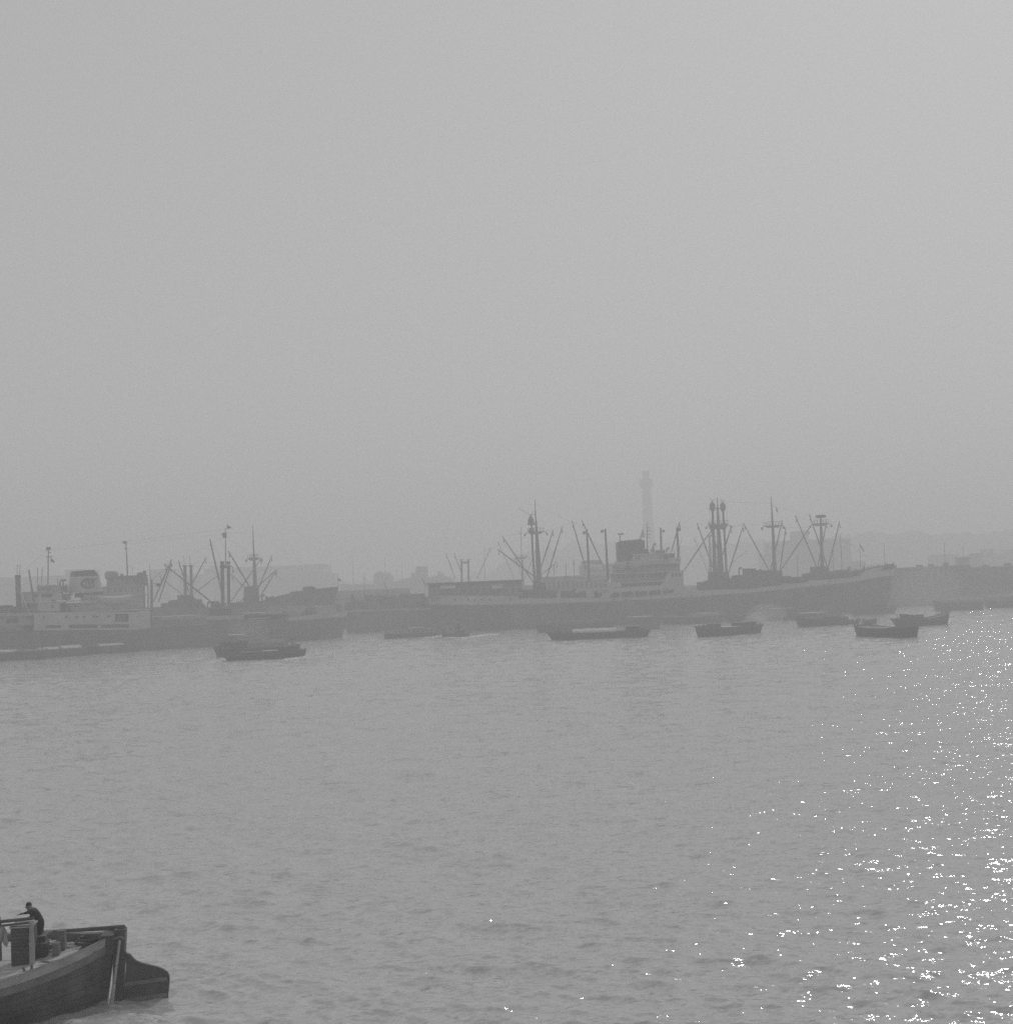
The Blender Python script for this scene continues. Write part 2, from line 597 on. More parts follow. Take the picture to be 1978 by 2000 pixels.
# observation tower -------------------------------------------------
def make_tower():
    Y = 1233.0
    b = at(1270, 1125, Y)
    zt = at(1262, 920, Y).z
    root = empty('observation_tower', (b.x, Y, 2.4), 0, 'tall hazy lattice observation tower with round lookout deck and lamp room', 'tower')
    mpp = Y / F_PX
    H = zt - 2.4
    zd0 = at(1262, 952, Y).z - 2.4          # underside of lookout
    zd1 = at(1262, 936, Y).z - 2.4
    rt, rb = 7.2 * mpp, 14.0 * mpp
    n = 10
    def rad(z):
        return rb + (rt - rb) * (z / zd0) ** 0.75
    mb = MB()
    lev = [zd0 * k / 12 for k in range(13)]
    for k in range(n):
        t = 2 * math.pi * k / n
        mb.tube([(rad(z) * math.cos(t), rad(z) * math.sin(t), z) for z in lev], [0.55] * 13, 6)
    mb.build('leg_frame', 'tower', root)
    mb = MB()
    for i in range(12):
        for k in range(n):
            t, t2 = 2 * math.pi * k / n, 2 * math.pi * (k + 1) / n
            a = (rad(lev[i]) * math.cos(t), rad(lev[i]) * math.sin(t), lev[i])
            bb = (rad(lev[i + 1]) * math.cos(t2), rad(lev[i + 1]) * math.sin(t2), lev[i + 1])
            c = (rad(lev[i]) * math.cos(t2), rad(lev[i]) * math.sin(t2), lev[i])
            d = (rad(lev[i + 1]) * math.cos(t), rad(lev[i + 1]) * math.sin(t), lev[i + 1])
            mb.tube([a, bb], 0.28, 4)
            mb.tube([c, d], 0.28, 4)
            mb.tube([d, bb], 0.28, 4)
    mb.build('bracing', 'tower', root)
    MB().lathe((0, 0, 0), [(2.3, 0), (2.0, zd0)], 12).build('lift_shaft', 'tower', root)
    wd = 13.8 * mpp
    deck = MB().lathe((0, 0, 0), [(rt, zd0 - 1.0), (wd * .80, zd0 + .2), (wd * .86, zd0 + 1), (wd * .92, zd0 + (zd1 - zd0) * .6), (wd, zd1 - .4), (wd, zd1)], 20).build('lookout_deck', 'tower', root)
    MB().lathe((0, 0, 0), [(wd * .9, zd0 + 2.0), (wd * .965, zd0 + 4.0)], 20).build('window_band', 'win', deck)
    MB().lathe((0, 0, 0), [(6.6 * mpp, zd1 + .01), (6.2 * mpp, zd1 + 3), (6.8 * mpp, H - 4), (7.3 * mpp, H - .5), (7.3 * mpp, H)], 16).build('lamp_room', 'tower', root)
make_tower()

# ------------------------------------------------------------------ ship building kit
class HullForm:
    """a ship's side surface; u runs 0..1 from the left end to the right end, z is height above water"""
    def __init__(self, x0, x1, beam, href, rake0, rake1, full0=0.10, full1=0.30, bow_right=True):
        self.x0, self.x1, self.B, self.H = x0, x1, beam, href
        self.r0, self.r1 = rake0, rake1
        self.f0, self.f1 = full0, full1

    def x(self, u, z):
        f = max(-0.1, min(1.1, z / self.H))
        a = self.x0 + self.r0 * (1 - f)
        b = self.x1 - self.r1 * (1 - f)
        return a + (b - a) * u

    def half(self, u, z):
        f = max(0.0, min(1.0, z / self.H))
        h = 1.0
        f0 = self.f0 * (1.35 - 0.35 * f)
        f1 = self.f1 * (1.35 - 0.35 * f)
        if u < f0:
            k = (f0 - u) / f0
            h *= max(0.02, 1 - k ** (2.2 + f))
        if 1 - u < f1:
            k = (f1 - (1 - u)) / f1
            h *= max(0.015, 1 - k ** (1.6 + 0.7 * f))
        return self.B / 2 * h

def strip(form, lo, hi, off=0.0, nu=44, nv=5, close_top=False, u0=0.0, u1=1.0):
    """both sides of the hull between the heights lo(x) and hi(x)"""
    mb = MB()
    us = [u0 + (u1 - u0) * i / nu for i in range(nu + 1)]
    # denser towards the ends
    us = [u0 + (u1 - u0) * (0.5 - 0.5 * math.cos(math.pi * (u - u0) / (u1 - u0))) * 0.6 + 0.4 * (u - u0) + 0 for u in us]
    near, far = [], []
    for v in range(nv + 1):
        rn, rf = [], []
        for u in us:
            xt = form.x(u, form.H * 0.8)
            z = lo(xt) + (hi(xt) - lo(xt)) * v / nv
            h = form.half(u, z) + off
            X = form.x(u, z)
            rn.append((X, -h, z))
            rf.append((X, h, z))
        near.append(rn)
        far.append(rf)
    mb.grid(near)
    mb.grid([list(reversed(r)) for r in far])
    # close the two ends
    mb.grid([[far[v][0], near[v][0]] for v in range(nv + 1)])
    mb.grid([[near[v][-1], far[v][-1]] for v in range(nv + 1)])
    if close_top:
        mb.grid([near[-1], far[-1]])
    return mb

def deck_sheet(form, z, nu=40, inset=0.15):
    mb = MB()
    n, f = [], []
    for i in range(nu + 1):
        u = 0.004 + 0.992 * i / nu
        xt = form.x(u, form.H * 0.8)
        zz = z(xt)
        h = max(0.05, form.half(u, zz) - inset)
        n.append((form.x(u, zz), -h, zz))
        f.append((form.x(u, zz), h, zz))
    return mb.grid([n, f])

def line(fr, pts, t=0.0):
    q = sorted((fr.L(x, y, t).x, fr.L(x, y, t).z) for x, y in pts)
    xs, zs = [a for a, b in q], [b for a, b in q]
    return lambda x: float(np.interp(x, xs, zs))

def railing(mb, pts, h=1.0, step=2.2, r=0.03, rails=3):
    """open rail along points"""
    for a, b in zip(pts[:-1], pts[1:]):
        a, b = Vector(a), Vector(b)
        n = max(1, int((b - a).length / step))
        for k in range(n + 1):
            p = a.lerp(b, k / n)
            mb.tube([p, p + Vector((0, 0, h))], r, 4)
        for j in range(rails):
            dz = Vector((0, 0, h * (j + 1) / rails))
            mb.tube([a + dz, b + dz], r * 0.8, 4)
    return mb

def derrick(fr, parent, tip, foot, head=None, tt=-3.0, tf=-1.0, th=0.0, r=0.185, m='buff', wires=True):
    """cargo boom from foot to tip with its block, plus the topping wire to the mast head"""
    a, b = fr.L(foot[0], foot[1], tf), fr.L(tip[0], tip[1], tt)
    mid = a.lerp(b, 0.5)
    mb = MB().tube([a, mid, b], [r * .8, r, r * .6], 6)
    o = mb.build('cargo_boom', m, parent, smooth=True)
    bl = MB()
    d = (b - a).normalized()
    p = b - d * 0.5
    bl.tube([p, p + Vector((0.12, 0, -.9))], [0.05, 0.08], 5)
    bl.box(p.x - .02, p.x + .26, p.y - .1, p.y + .1, p.z - 1.35, p.z - .85)
    bl.build('cargo_block', 'dark', o)
    if wires and head is not None:
        wr = MB()
        hd = fr.L(head[0], head[1], th)
        wr.tube([b, hd], 0.016, 4)
        wr.tube([p + Vector((0.1, 0, -1.6)), a + Vector((0, 0, 1.0))], 0.013, 4)
        wr.build('topping_wire', 'wire', o)
    return o

def mast(fr, parent, pts, name='mast', t=0.0, m='buff', n=10):
    mb = MB()
    fr.post(mb, [(p[0], p[1], p[2]) for p in pts], t, n)
    return mb.build(name, m, parent, smooth=True)

def crosstree(fr, parent, x0, x1, y, thick, depth=3.0, rail=True, m='buff', t=0.0, name='crosstree'):
    """platform high on a mast, with little posts along its edge"""
    mb = MB()
    a, b = fr.L(x0, y, t), fr.L(x1, y, t)
    z = (a.z + b.z) / 2
    h = thick * fr.scale(x0)
    w = (b.x - a.x)
    c = (a.x + b.x) / 2
    mb.prism([(a.x, z), (a.x + w * .22, z - h), (b.x - w * .22, z - h), (b.x, z)], t - depth / 2, t + depth / 2)
    o = mb.build(name, m, parent)
    if rail:
        rb = MB()
        for k in range(6):
            x = a.x + .1 + (w - .2) * k / 5
            rb.tube([(x, t - depth / 2 + .1, z), (x + (x - c) * .08, t - depth / 2 + .1, z + 1.05)], 0.05, 4)
            rb.tube([(x, t + depth / 2 - .1, z), (x + (x - c) * .08, t + depth / 2 - .1, z + 1.05)], 0.05, 4)
        rb.tube([(a.x + .1, t - depth / 2 + .1, z + 1.0), (b.x - .1, t - depth / 2 + .1, z + 1.0)], 0.04, 4)
        for sx in (a.x, b.x):
            rb.tube([(sx, t, z - .1), (sx + (0.9 if sx > c else -0.9), t - .4, z - .5)], 0.09, 5)
            e = sx + (0.9 if sx > c else -0.9)
            rb.box(e - .22, e + .22, t - .6, t - .2, z - 1.15, z - .5)
        rb.build('crosstree_rail', m, o)
    return o

def stays(fr, parent, segs, r=0.015, name='rigging'):
    mb = MB()
    for (a, ta, b, tb) in segs:
        mb.tube([fr.L(a[0], a[1], ta), fr.L(b[0], b[1], tb)], r, 4)
    return mb.build(name, 'wire', parent)

def panels(fr, parent, name, rects, t, m='win', depth=0.12):
    """a row of separate windows or doors set 5 cm proud of the wall at t"""
    for (x0, y0, x1, y1) in rects:
        mb = MB()
        fr.box(mb, x0, y0, x1, y1, t - 0.05, t - 0.05 + depth)
        mb.build(name, m, parent)

def lifeboat(fr, parent, x0, x1, ytop, t, m='white', h=1.6):
    a, b = fr.L(x0, ytop, t), fr.L(x1, ytop, t)
    L = b.x - a.x
    zt = (a.z + b.z) / 2
    rows = []
    ns, nr = 14, 7
    for i in range(ns + 1):
        u = i / ns
        w = 1.25 * max(0.03, (1 - abs(2 * u - 1) ** 2.6))
        sheer = 0.35 * (2 * u - 1) ** 2
        row = []
        for k in range(nr + 1):
            th = math.pi * k / nr
            row.append((a.x + L * u, t - w * math.cos(th), zt + sheer - h * (0.55 + 0.45 * (1 - abs(2 * u - 1) ** 3)) * math.sin(th)))
        rows.append(row)
    o = MB().grid(rows).build('lifeboat', m, parent, smooth=True)
    cv = [[(a.x + L * i / ns, t - 1.28 * max(0.03, (1 - abs(2 * i / ns - 1) ** 2.6)) * c, zt + .03 + 0.35 * (2 * i / ns - 1) ** 2 + 0.45 * (1 - c * c)) for c in (-1, -.5, 0, .5, 1)] for i in range(ns + 1)]
    MB().grid(cv).build('boat_cover', 'canvas', o)
    d = MB()
    for u in (0.2, 0.8):
        x = a.x + L * u
        d.tube([(x, t + 1.9, zt - 2.4), (x, t + 1.7, zt + .6), (x, t + .6, zt + 1.3), (x, t, zt + .9)], [.13, .12, .1, .08], 6)
    d.build('davit', m, parent)
    return o

def ventilator(mb, x, y, z, h=1.6, r=.28):
    mb.tube([(x, y, z), (x, y, z + h), (x + .25, y - .25, z + h + .35), (x + .5, y - .5, z + h + .4)], [r * .7, r * .7, r, r * 1.35], 8)

def deck_clutter(fr, parent, x0, x1, ybase, t0, t1, n, seed, hmax=2.2, m='dark', name='deck_gear'):
    """winches, ventilators, hatch coamings and lockers standing on deck, one mesh each"""
    r = random.Random(seed)
    for i in range(n):
        px = x0 + (x1 - x0) * (i + r.random()) / n
        t = r.uniform(t0, t1)
        p = fr.L(px, ybase(px) if callable(ybase) else ybase, t)
        kind = r.choice(('winch', 'vent', 'locker'))
        mb = MB()
        if kind == 'winch':
            mb.tube([(p.x - .9, t, p.z + .8), (p.x + .9, t, p.z + .8)], .45, 10)
            mb.tube([(p.x - 1.1, t, p.z + .8), (p.x - .9, t, p.z + .8)], .75, 10)
            mb.tube([(p.x + .9, t, p.z + .8), (p.x + 1.1, t, p.z + .8)], .75, 10)
            mb.box(p.x - 1.2, p.x + 1.2, t - .5, t + .5, p.z - .2, p.z + .35)
            mb.build('winch', m, parent)
        elif kind == 'vent':
            ventilator(mb, p.x, t, p.z - .2, r.uniform(1.0, hmax), .3)
            mb.build('ventilator', m, parent)
        else:
            w, h = r.uniform(.8, 2.0), r.uniform(.8, hmax)
            mb.box(p.x - w, p.x + w, t - .8, t + .8, p.z - .2, p.z + h)
            mb.box(p.x - w - .1, p.x + w + .1, t - .9, t + .9, p.z + h + .003, p.z + h + .12)
            mb.build('deck_locker', m, parent)

# ------------------------------------------------------------------ the big freighter (right of centre)
def freighter_main():
    fr = Frame((843, 1234), (1738, 1198))
    root = fr.root('cargo_ship', 'large dark hulled freighter with white bulwark band, square dark funnel and triple mast amidships', 'cargo ship')
    B = 18.5
    hb = B / 2
    T = -hb
    band = line(fr, [q4(120, 1230), q4(900, 1226), q4(1911, 1195), q5(1300, 1415), q5(1911, 1370), q6(1911, 985), q7(640, 930)], T)
    top = line(fr, [q4(80, 1140), q4(890, 1140), q4(935, 1172), q4(1911, 1162), q5(700, 1425), q5(1340, 1362), q5(1911, 1340), q6(1911, 950),
                    q7(260, 948), q7(430, 868), q7(690, 826)], T)
    xb = fr.L(*q7(690, 826), 0).x
    xs = fr.L(832, 1165, 0).x
    form = HullForm(xs, xb, B, top(xb), 1.6, 3.4, 0.07, 0.24)
    strip(form, lambda x: -1.2, band, 0, 52, 6).build('hull', 'hull', root, smooth=True)
    strip(form, band, top, 0.03, 52, 2).build('bulwark', 'white', root, smooth=True)
    deck_sheet(form, lambda x: min(band(x), top(x) - .9), 46).build('deck', 'deck', root)
    # white cap rail along the bulwark
    mb = MB()
    for i in range(60):
        u0, u1 = i / 60, (i + 1) / 60
        a = form.x(u0, form.H * .8); b = form.x(u1, form.H * .8)
        za, zb = top(a), top(b)
        mb.tube([(form.x(u0, za), -form.half(u0, za), za + .06), (form.x(u1, zb), -form.half(u1, zb), zb + .06)], .12, 4)
    mb.build('cap_rail', 'white', root)
    mb = MB()
    for X in (365, 500, 570, 640, 725, 940):
        p = fr.L(*q4(X, 1175), T)
        mb.tube([(p.x, T - .12, p.z), (p.x, T + .2, p.z)], .28, 10)
    for X, Y in ((605, 1078), (780, 1083), (1755, 1020)):
        p = fr.L(*q9(X, Y), T)
        mb.tube([(p.x, T - .12, p.z), (p.x, T + .2, p.z)], .3, 10)
    mb.build('porthole', 'win', root, kind='stuff')
    # freeing port plates and anchor
    p = fr.L(*q7(560, 985), T * .35)
    MB().tube([(p.x, -2.6, p.z + .8), (p.x + .1, -2.7, p.z - .6)], [.12, .12], 6).tube([(p.x - .8, -2.6, p.z - .35), (p.x, -2.72, p.z - .8), (p.x + .9, -2.6, p.z - .35)], [.1, .18, .1], 6).build('anchor', 'dark', root)

    # poop deckhouse with awnings
    mb = MB()
    fr.box(mb, *q4(85, 1000), *q4(1060, 1150), T + 2.2, -T - 2.2)
    ph = mb.build('poop_house', 'grey', root)
    mb = MB()
    fr.box(mb, *q4(70, 985), *q4(1070, 1003), T + 1.2, -T - 1.2)
    mb.build('house_roof', 'dark', ph)
    for a, b in ((205, 365), (745, 860)):
        mb = MB()
        p0, p1 = fr.L(*q4(a, 1020), T + .6), fr.L(*q4(b, 1020), T + .6)
        z = p0.z
        mb.add([(p0.x, T + .4, z - 1.1), (p1.x, T + .4, z - 1.1), (p1.x, T + 2.1, z + .2), (p0.x, T + 2.1, z + .2),
                (p0.x, T + .4, z - 1.02), (p1.x, T + .4, z - 1.02), (p1.x, T + 2.1, z + .28), (p0.x, T + 2.1, z + .28)],
               [(3, 2, 1, 0), (4, 5, 6, 7), (0, 1, 5, 4), (2, 3, 7, 6), (1, 2, 6, 5), (3, 0, 4, 7)])
        mb.build('awning', 'canvas', root)
    panels(fr, ph, 'window', [(*q4(x, 1060), *q4(x + 26, 1095)) for x in range(430, 1040, 75)], T + 2.2)

    # superstructure ------------------------------------------------------------
    ss = MB()
    # lowest tier: white side plating carried up from the hull, with an open promenade
    fr.poly(ss, [q9(395, 1062), q9(540, 925), q9(690, 905), q9(590, 975), q9(525, 1050), q9(520, 1062)], T, T + .25)
    fr.poly(ss, [q9(690, 905), q9(1640, 862), q9(1520, 925), q9(580, 972)], T, T + .25)
    fr.poly(ss, [q9(1640, 862), q9(1770, 960), q9(1800, 985), q9(1790, 1012), q9(1470, 1012), q9(1505, 930)], T, T + .25)
    for x in (700, 905, 1110, 1320):
        fr.box(ss, *q9(x - 8, 955 - (x - 700) * .035), *q9(x + 8, 1052 - (x - 700) * .035), T + .01, T + .2)
    plate = ss.build('side_plating', 'white', root)
    w1 = MB()
    fr.box(w1, *q9(480, 920), *q9(1500, 1085), T + 3.0, -T - 3.0)
    inner = w1.build('promenade_house', 'cream', root)
    panels(fr, inner, 'door', [(*q9(x, 975), *q9(x + 30, 1045)) for x in (600, 790, 1000, 1210, 1400)], T + 3.0)
    d1 = MB()
    fr.poly(d1, [q9(640, 905), q9(1650, 860), q9(1650, 848), q9(640, 890)], T + .3, -T - .3)
    d1.build('promenade_deck', 'deck', root)
    # second tier
    t2 = MB()
    fr.poly(t2, [q9(690, 890), q9(690, 800), q9(1330, 790), q9(1330, 870)], T + 2.4, -T - 2.4)
    house2 = t2.build('second_tier', 'cream', root)
    panels(fr, house2, 'window', [(*q9(x, 828 - (x - 700) * .02), *q9(x + 28, 868 - (x - 700) * .02)) for x in (800, 900, 1010, 1140, 1260)], T + 2.4)
    b2 = MB()
    fr.poly(b2, [q9(640, 838), q9(700, 806), q9(700, 822), q9(730, 885), q9(560, 905)], T + .05, T + .25)
    fr.poly(b2, [q9(1330, 800), q9(1420, 790), q9(1640, 790), q9(1640, 862), q9(1290, 872), q9(1340, 820)], T + .05, T + .25)
    b2.build('screen_plate', 'white', root)
    d2 = MB()
    fr.poly(d2, [q9(380, 826), q9(660, 822), q9(1430, 786), q9(1430, 800), q9(660, 836), q9(380, 840)], T + .2, -T - .2)
    d2.build('second_deck', 'white', root)
    # third tier
    t3 = MB()
    fr.poly(t3, [q9(610, 815), q9(610, 690), q9(1360, 662), q9(1360, 786)], T + 2.0, -T - 2.0)
    house3 = t3.build('third_tier', 'cream', root)
    panels(fr, house3, 'window', [(*q9(x, 700 - (x - 700) * .025), *q9(x + 34, 770 - (x - 700) * .025)) for x in (660, 730, 860, 1010, 1110, 1165, 1215, 1275, 1320)], T + 2.0)
    fb = MB()
    fr.poly(fb, [q9(1340, 788), q9(1420, 662), q9(1640, 640), q9(1640, 870), q9(1340, 870)], T + .3, -T - .3)
    front = fb.build('front_house', 'white', root)
    panels(fr, front, 'window', [(*q9(1462, 686), *q9(1496, 742)), (*q9(1512, 684), *q9(1548, 740)), (*q9(1564, 682), *q9(1602, 738)),
                                 (*q9(1420, 828), *q9(1440, 856)), (*q9(1560, 824), *q9(1600, 850))], T + .3)
    d3 = MB()
    fr.poly(d3, [q9(560, 690), q9(1640, 645), q9(1640, 656), q9(560, 702)], T + .1, -T - .1)
    d3.build('third_deck', 'white', root)
    # fourth tier and bridge
    t4 = MB()
    fr.poly(t4, [q9(640, 685), q9(640, 575), q9(1590, 535), q9(1590, 645)], T + 2.6, -T - 2.6)
    house4 = t4.build('fourth_tier', 'cream', root)
    panels(fr, house4, 'window', [(*q9(x, 575 - (x - 700) * .03), *q9(x + 34, 620 - (x - 700) * .03)) for x in (1110, 1210, 1320, 1420, 1500)], T + 2.6)
    d4 = MB()
    fr.poly(d4, [q9(600, 560), q9(1600, 520), q9(1600, 534), q9(600, 573)], T + .2, -T - .2)
    d4.build('boat_deck', 'white', root)
    t5 = MB()
    fr.poly(t5, [q9(890, 545), q9(890, 400), q9(1510, 385), q9(1510, 520)], T + 1.8, -T - 1.8)
    bridge = t5.build('bridge', 'white', root)
    panels(fr, bridge, 'window', [(*q9(1150, 436), *q9(1166, 460)), (*q9(1275, 430), *q9(1312, 462)), (*q9(1338, 415), *q9(1372, 478)), (*q9(1376, 414), *q9(1410, 476)),
                                  (*q9(1430, 398), *q9(1468, 456)), (*q9(1474, 396), *q9(1508, 454)), (*q9(925, 440), *q9(945, 510)), (*q9(965, 440), *q9(985, 510))], T + 1.8)
    wg = MB()
    fr.box(wg, *q9(1430, 452), *q9(1602, 524), T + .2, T + 1.75)
    wing = wg.build('bridge_wing', 'white', root)
    panels(fr, wing, 'window', [(*q9(1540, 470), *q9(1562, 498))], T + .2)
    d5 = MB()
    fr.poly(d5, [q9(870, 400), q9(1520, 378), q9(1520, 392), q9(870, 412)], T + 1.2, -T - 1.2)
    d5.build('bridge_roof', 'white', root)
    rl = MB()
    railing(rl, [fr.L(*q9(1060, 390), T + 1.3), fr.L(*q9(1510, 378), T + 1.3)], 1.0)
    railing(rl, [fr.L(*q9(620, 560), T + .3), fr.L(*q9(1430, 527), T + .3)], 1.0)
    railing(rl, [fr.L(*q9(580, 690), T + .2), fr.L(*q9(1400, 655), T + .2)], 1.0)
    railing(rl, [fr.L(*q9(400, 826), T + .3), fr.L(*q9(1290, 792), T + .3)], 1.0)
    rl.build('railing', 'white', root)
    # funnel
    fu = MB()
    fr.poly(fu, [q9(668, 545), q9(655, 222), q9(1020, 186), q9(1062, 200), q9(1068, 545)], -3.4, 3.4)
    fun = fu.build('funnel', 'black', root)
    fc = MB()
    fr.poly(fc, [q9(680, 218), q9(690, 205), q9(1005, 175), q9(1035, 186)], -2.6, 2.6)
    fc.build('funnel_cowl', 'dark', fun)
    st = MB()
    fr.box(st, *q9(1069, 322), *q9(1118, 400), -2, 2)
    fr.box(st, *q9(1119, 368), *q9(1135, 400), -2, 2)
    st.build('engine_casing', 'dark', root)
    lifeboat(fr, root, *[q9(x, 0)[0] for x in (610, 800)], q9(0, 548)[1], T + 1.6)
    lifeboat(fr, root, *[q9(x, 0)[0] for x in (820, 1010)], q9(0, 541)[1], T + 1.6)
    # small masts over the house
    am = MB()
    fr.post(am, [(*q9(693, 205), 2.2), (*q9(690, 95), 1.4)])
    for y in (98, 110, 135):
        p, q = fr.L(*q9(655 + (y - 98), y), 0), fr.L(*q9(745 - (y - 98), y), 0)
        am.tube([p, q], .1, 5)
    for x in (660, 682, 715, 742):
        p, q = fr.L(*q9(x, 85), 0), fr.L(*q9(x, 112), 0)
        am.tube([p, q], .09, 5)
    am.build('radar_mast', 'buff', root)
    sm = MB()
    fr.post(sm, [(*q9(1102, 385), 2.6), (*q9(1095, -70), 1.4)])
    for y in (10, 50, 105, 155):
        sm.tube([fr.L(*q9(1095, y), 0), fr.L(*q9(1150, y - 3), 0)], .09, 5)
    smo = sm.build('signal_mast', 'buff', root)
    fl = MB()
    p = fr.L(*q9(1040, 15), -1)
    fl.add([(p.x, -1, p.z), (p.x + .3, -1.1, p.z - 2.4), (p.x - 1.3, -.8, p.z - 3.0), (p.x - .4, -.9, p.z - .6)], [(0, 1, 2, 3)])
    fl.build('flag', 'canvas', smo)
    kp = mast(fr, root, [(*q9(1310, 340), 4.8), (*q9(1300, 25), 3.6), (*q9(1298, 8), 3.0)], 'kingpost')
    cb = MB()
    fr.box(cb, *q9(1250, 338), *q9(1366, 382), -3, 3)
    cb.build('post_platform', 'buff', kp)
    dv = MB()
    dv.tube([fr.L(*q9(1300, 30), 0), fr.L(*q9(1340, 52), -1)], .1, 5)
    b0 = fr.L(*q9(1342, 55), -1)
    dv.box(b0.x - .3, b0.x + .3, -1.3, -.7, b0.z - .4, b0.z + .3)
    dv.build('post_block', 'dark', kp)
    ve = MB()
    for x, y in ((1165, 380), (1195, 380), (1390, 378)):
        p = fr.L(*q9(x, y), 1)
        ventilator(ve, p.x, 1, p.z, 2.0 if x == 1195 else .8, .35)
    ve.build('ventilator', 'cream', root)
    # kingposts fore and aft of the house
    k1 = mast(fr, root, [(*q5(268, 1250), 5.2), (*q5(258, 1000), 4.6), (*q5(243, 720), 3.6), (*q5(243, 712), 4.4)], 'kingpost', 2)
    k2 = mast(fr, root, [(*q5(462, 1250), 5.2), (*q5(450, 1000), 4.6), (*q5(434, 705), 3.6)], 'kingpost', -2)
    k3 = mast(fr, root, [(*q5(1195, 1060), 5.6), (*q5(1188, 880), 4.6), (*q5(1178, 690), 3.8)], 'kingpost', -2)
    for k, (x, y) in ((k1, (215, 745)), (k2, (402, 730)), (k3, (1203, 712))):
        mb = MB()
        p = fr.L(*q5(x, y), -1)
        c = fr.L(*q5({215: 245, 402: 435, 1203: 1180}[x], y - 20), 0)
        mb.tube([c, p], .09, 5)
        mb.box(p.x - .35, p.x + .35, -1.35, -.65, p.z - .45, p.z + .35)
        mb.build('span_block', 'dark', k)
    derrick(fr, k1, q5(90, 625), q5(238, 1140), q5(243, 715), -4, 0, 2)
    derrick(fr, k1, q5(190, 612), q5(425, 1125), q5(243, 715), -4, -2, 2)
    derrick(fr, k3, q5(1207, 632), q5(1120, 945), q5(1178, 690), -4, -2, -2)

    # aft mast: thick post, thinner post with a bell-shaped heavy-lift head
    m1 = mast(fr, root, [(*q4(1236, 1010), 11.5), (*q4(1222, 700), 8.5), (*q4(1210, 480), 5.5), (*q4(1200, 330), 2.6), (*q4(1192, 140), 1.2)], 'mast')
    m1b = mast(fr, root, [(*q4(1192, 1010), 5.0), (*q4(1170, 700), 4.4), (*q4(1156, 390), 3.6)], 'heavy_lift_post', -1.5)
    hl = MB()
    p = fr.L(*q4(1152, 390), -1.5)
    hl.lathe((p.x, -1.5, p.z - .3), [(1.0, 0), (.95, .6), (.85, 1.3), (.6, 2.0), (.3, 2.5), (.2, 2.8)], 10)
    p2 = fr.L(*q4(1155, 480), -1.5)
    hl.lathe((p2.x, -1.5, p2.z - .4), [(.5, 0), (.7, .6), (.7, 1.2), (.5, 1.7)], 10)
    hl.build('lift_head', 'buff', m1b)
    crosstree(fr, m1, q4(1120, 0)[0], q4(1282, 0)[0], q4(0, 470)[1], 4.5, 3.4)
    crosstree(fr, m1, q4(1130, 0)[0], q4(1215, 0)[0], q4(0, 385)[1], 1.6, 1.6, rail=False, name='upper_platform')
    ya = MB()
    ya.tube([fr.L(*q4(1020, 225), 0), fr.L(*q4(1140, 296), 0), fr.L(*q4(1196, 292), 0)], .07, 5)
    ya.tube([fr.L(*q4(1145, 295), 0), fr.L(*q4(1190, 258), 0)], .05, 5)
    ya.build('gaff', 'buff', m1)
    bh = MB()
    fr.poly(bh, [q4(1165, 1165), q4(1180, 1000), q4(1300, 1000), q4(1312, 1060), q4(1310, 1165)], -4, 4)
    fr.box(bh, *q4(1020, 1075), *q4(1165, 1160), -3.5, 3.5)
    fr.box(bh, *q4(1312, 1075), *q4(1420, 1160), -3.5, 3.5)
    bh.build('mast_house', 'dark', root)
    derrick(fr, m1, q4(802, 652), q4(1195, 940), q4(1156, 480), -4, -2)
    derrick(fr, m1, q4(853, 516), q4(1178, 1000), q4(1156, 480), -3, -2)
    derrick(fr, m1, q4(1382, 450), q4(1252, 850), q4(1240, 480), -4, -2)
    derrick(fr, m1, q4(1476, 415), q4(1298, 1005), q4(1240, 480), -5, -2)
    derrick(fr, m1, q4(1426, 780), q4(1262, 915), q4(1240, 480), 4, 1, r=.12)

    # triple mast forward of the bridge
    m2 = mast(fr, root, [(*q5(1632, 1190), 14), (*q5(1618, 900), 9.5), (*q5(1608, 700), 6.5), (*q5(1600, 500), 3.4), (*q5(1595, 380), 1.2)], 'mast')
    m2l = mast(fr, root, [(*q5(1572, 1190), 9), (*q5(1563, 900), 6.8), (*q5(1552, 690), 5.5), (*q5(1547, 500), 4.2)], 'heavy_lift_post', -2)
    m2r = mast(fr, root, [(*q5(1692, 1190), 4.6), (*q5(1678, 900), 4.4), (*q5(1666, 690), 4.2), (*q5(1655, 520), 4.2)], 'heavy_lift_post', 2)
    for mm, x, tt in ((m2l, 1547, -2), (m2r, 1655, 2)):
        hl = MB()
        p = fr.L(*q5(x, 505), tt)
        hl.lathe((p.x, tt, p.z - .5), [(.45, 0), (.75, .6), (.8, 1.6), (.7, 2.1), (.4, 2.4), (.2, 2.6), (.15, 3.0)], 10)
        hl.tube([(p.x - .35, tt, p.z + 2.4), (p.x - .5, tt, p.z + 3.1)], .08, 5)
        hl.tube([(p.x + .35, tt, p.z + 2.4), (p.x + .5, tt, p.z + 3.1)], .08, 5)
        p2 = fr.L(*q5(x + 8, 690), tt)
        hl.lathe((p2.x, tt, p2.z - .6), [(.5, 0), (.75, .4), (.75, 1.4), (.5, 1.9)], 10)
        hl.tube([(p.x - 1.0, tt - .5, p.z), (p2.x - .9, tt - .5, p2.z)], .035, 4)
        hl.tube([(p.x + 1.0, tt - .5, p.z), (p2.x + .9, tt - .5, p2.z)], .035, 4)
        hl.build('lift_head', 'buff', mm)
    crosstree(fr, m2, q5(1500, 0)[0], q5(1702, 0)[0], q5(0, 490)[1], 1.6, 1.6, rail=False, name='upper_platform')
    crosstree(fr, m2, q5(1512, 0)[0], q5(1702, 0)[0], q5(0, 662)[1], 8.5, 4.0)
    bh = MB()
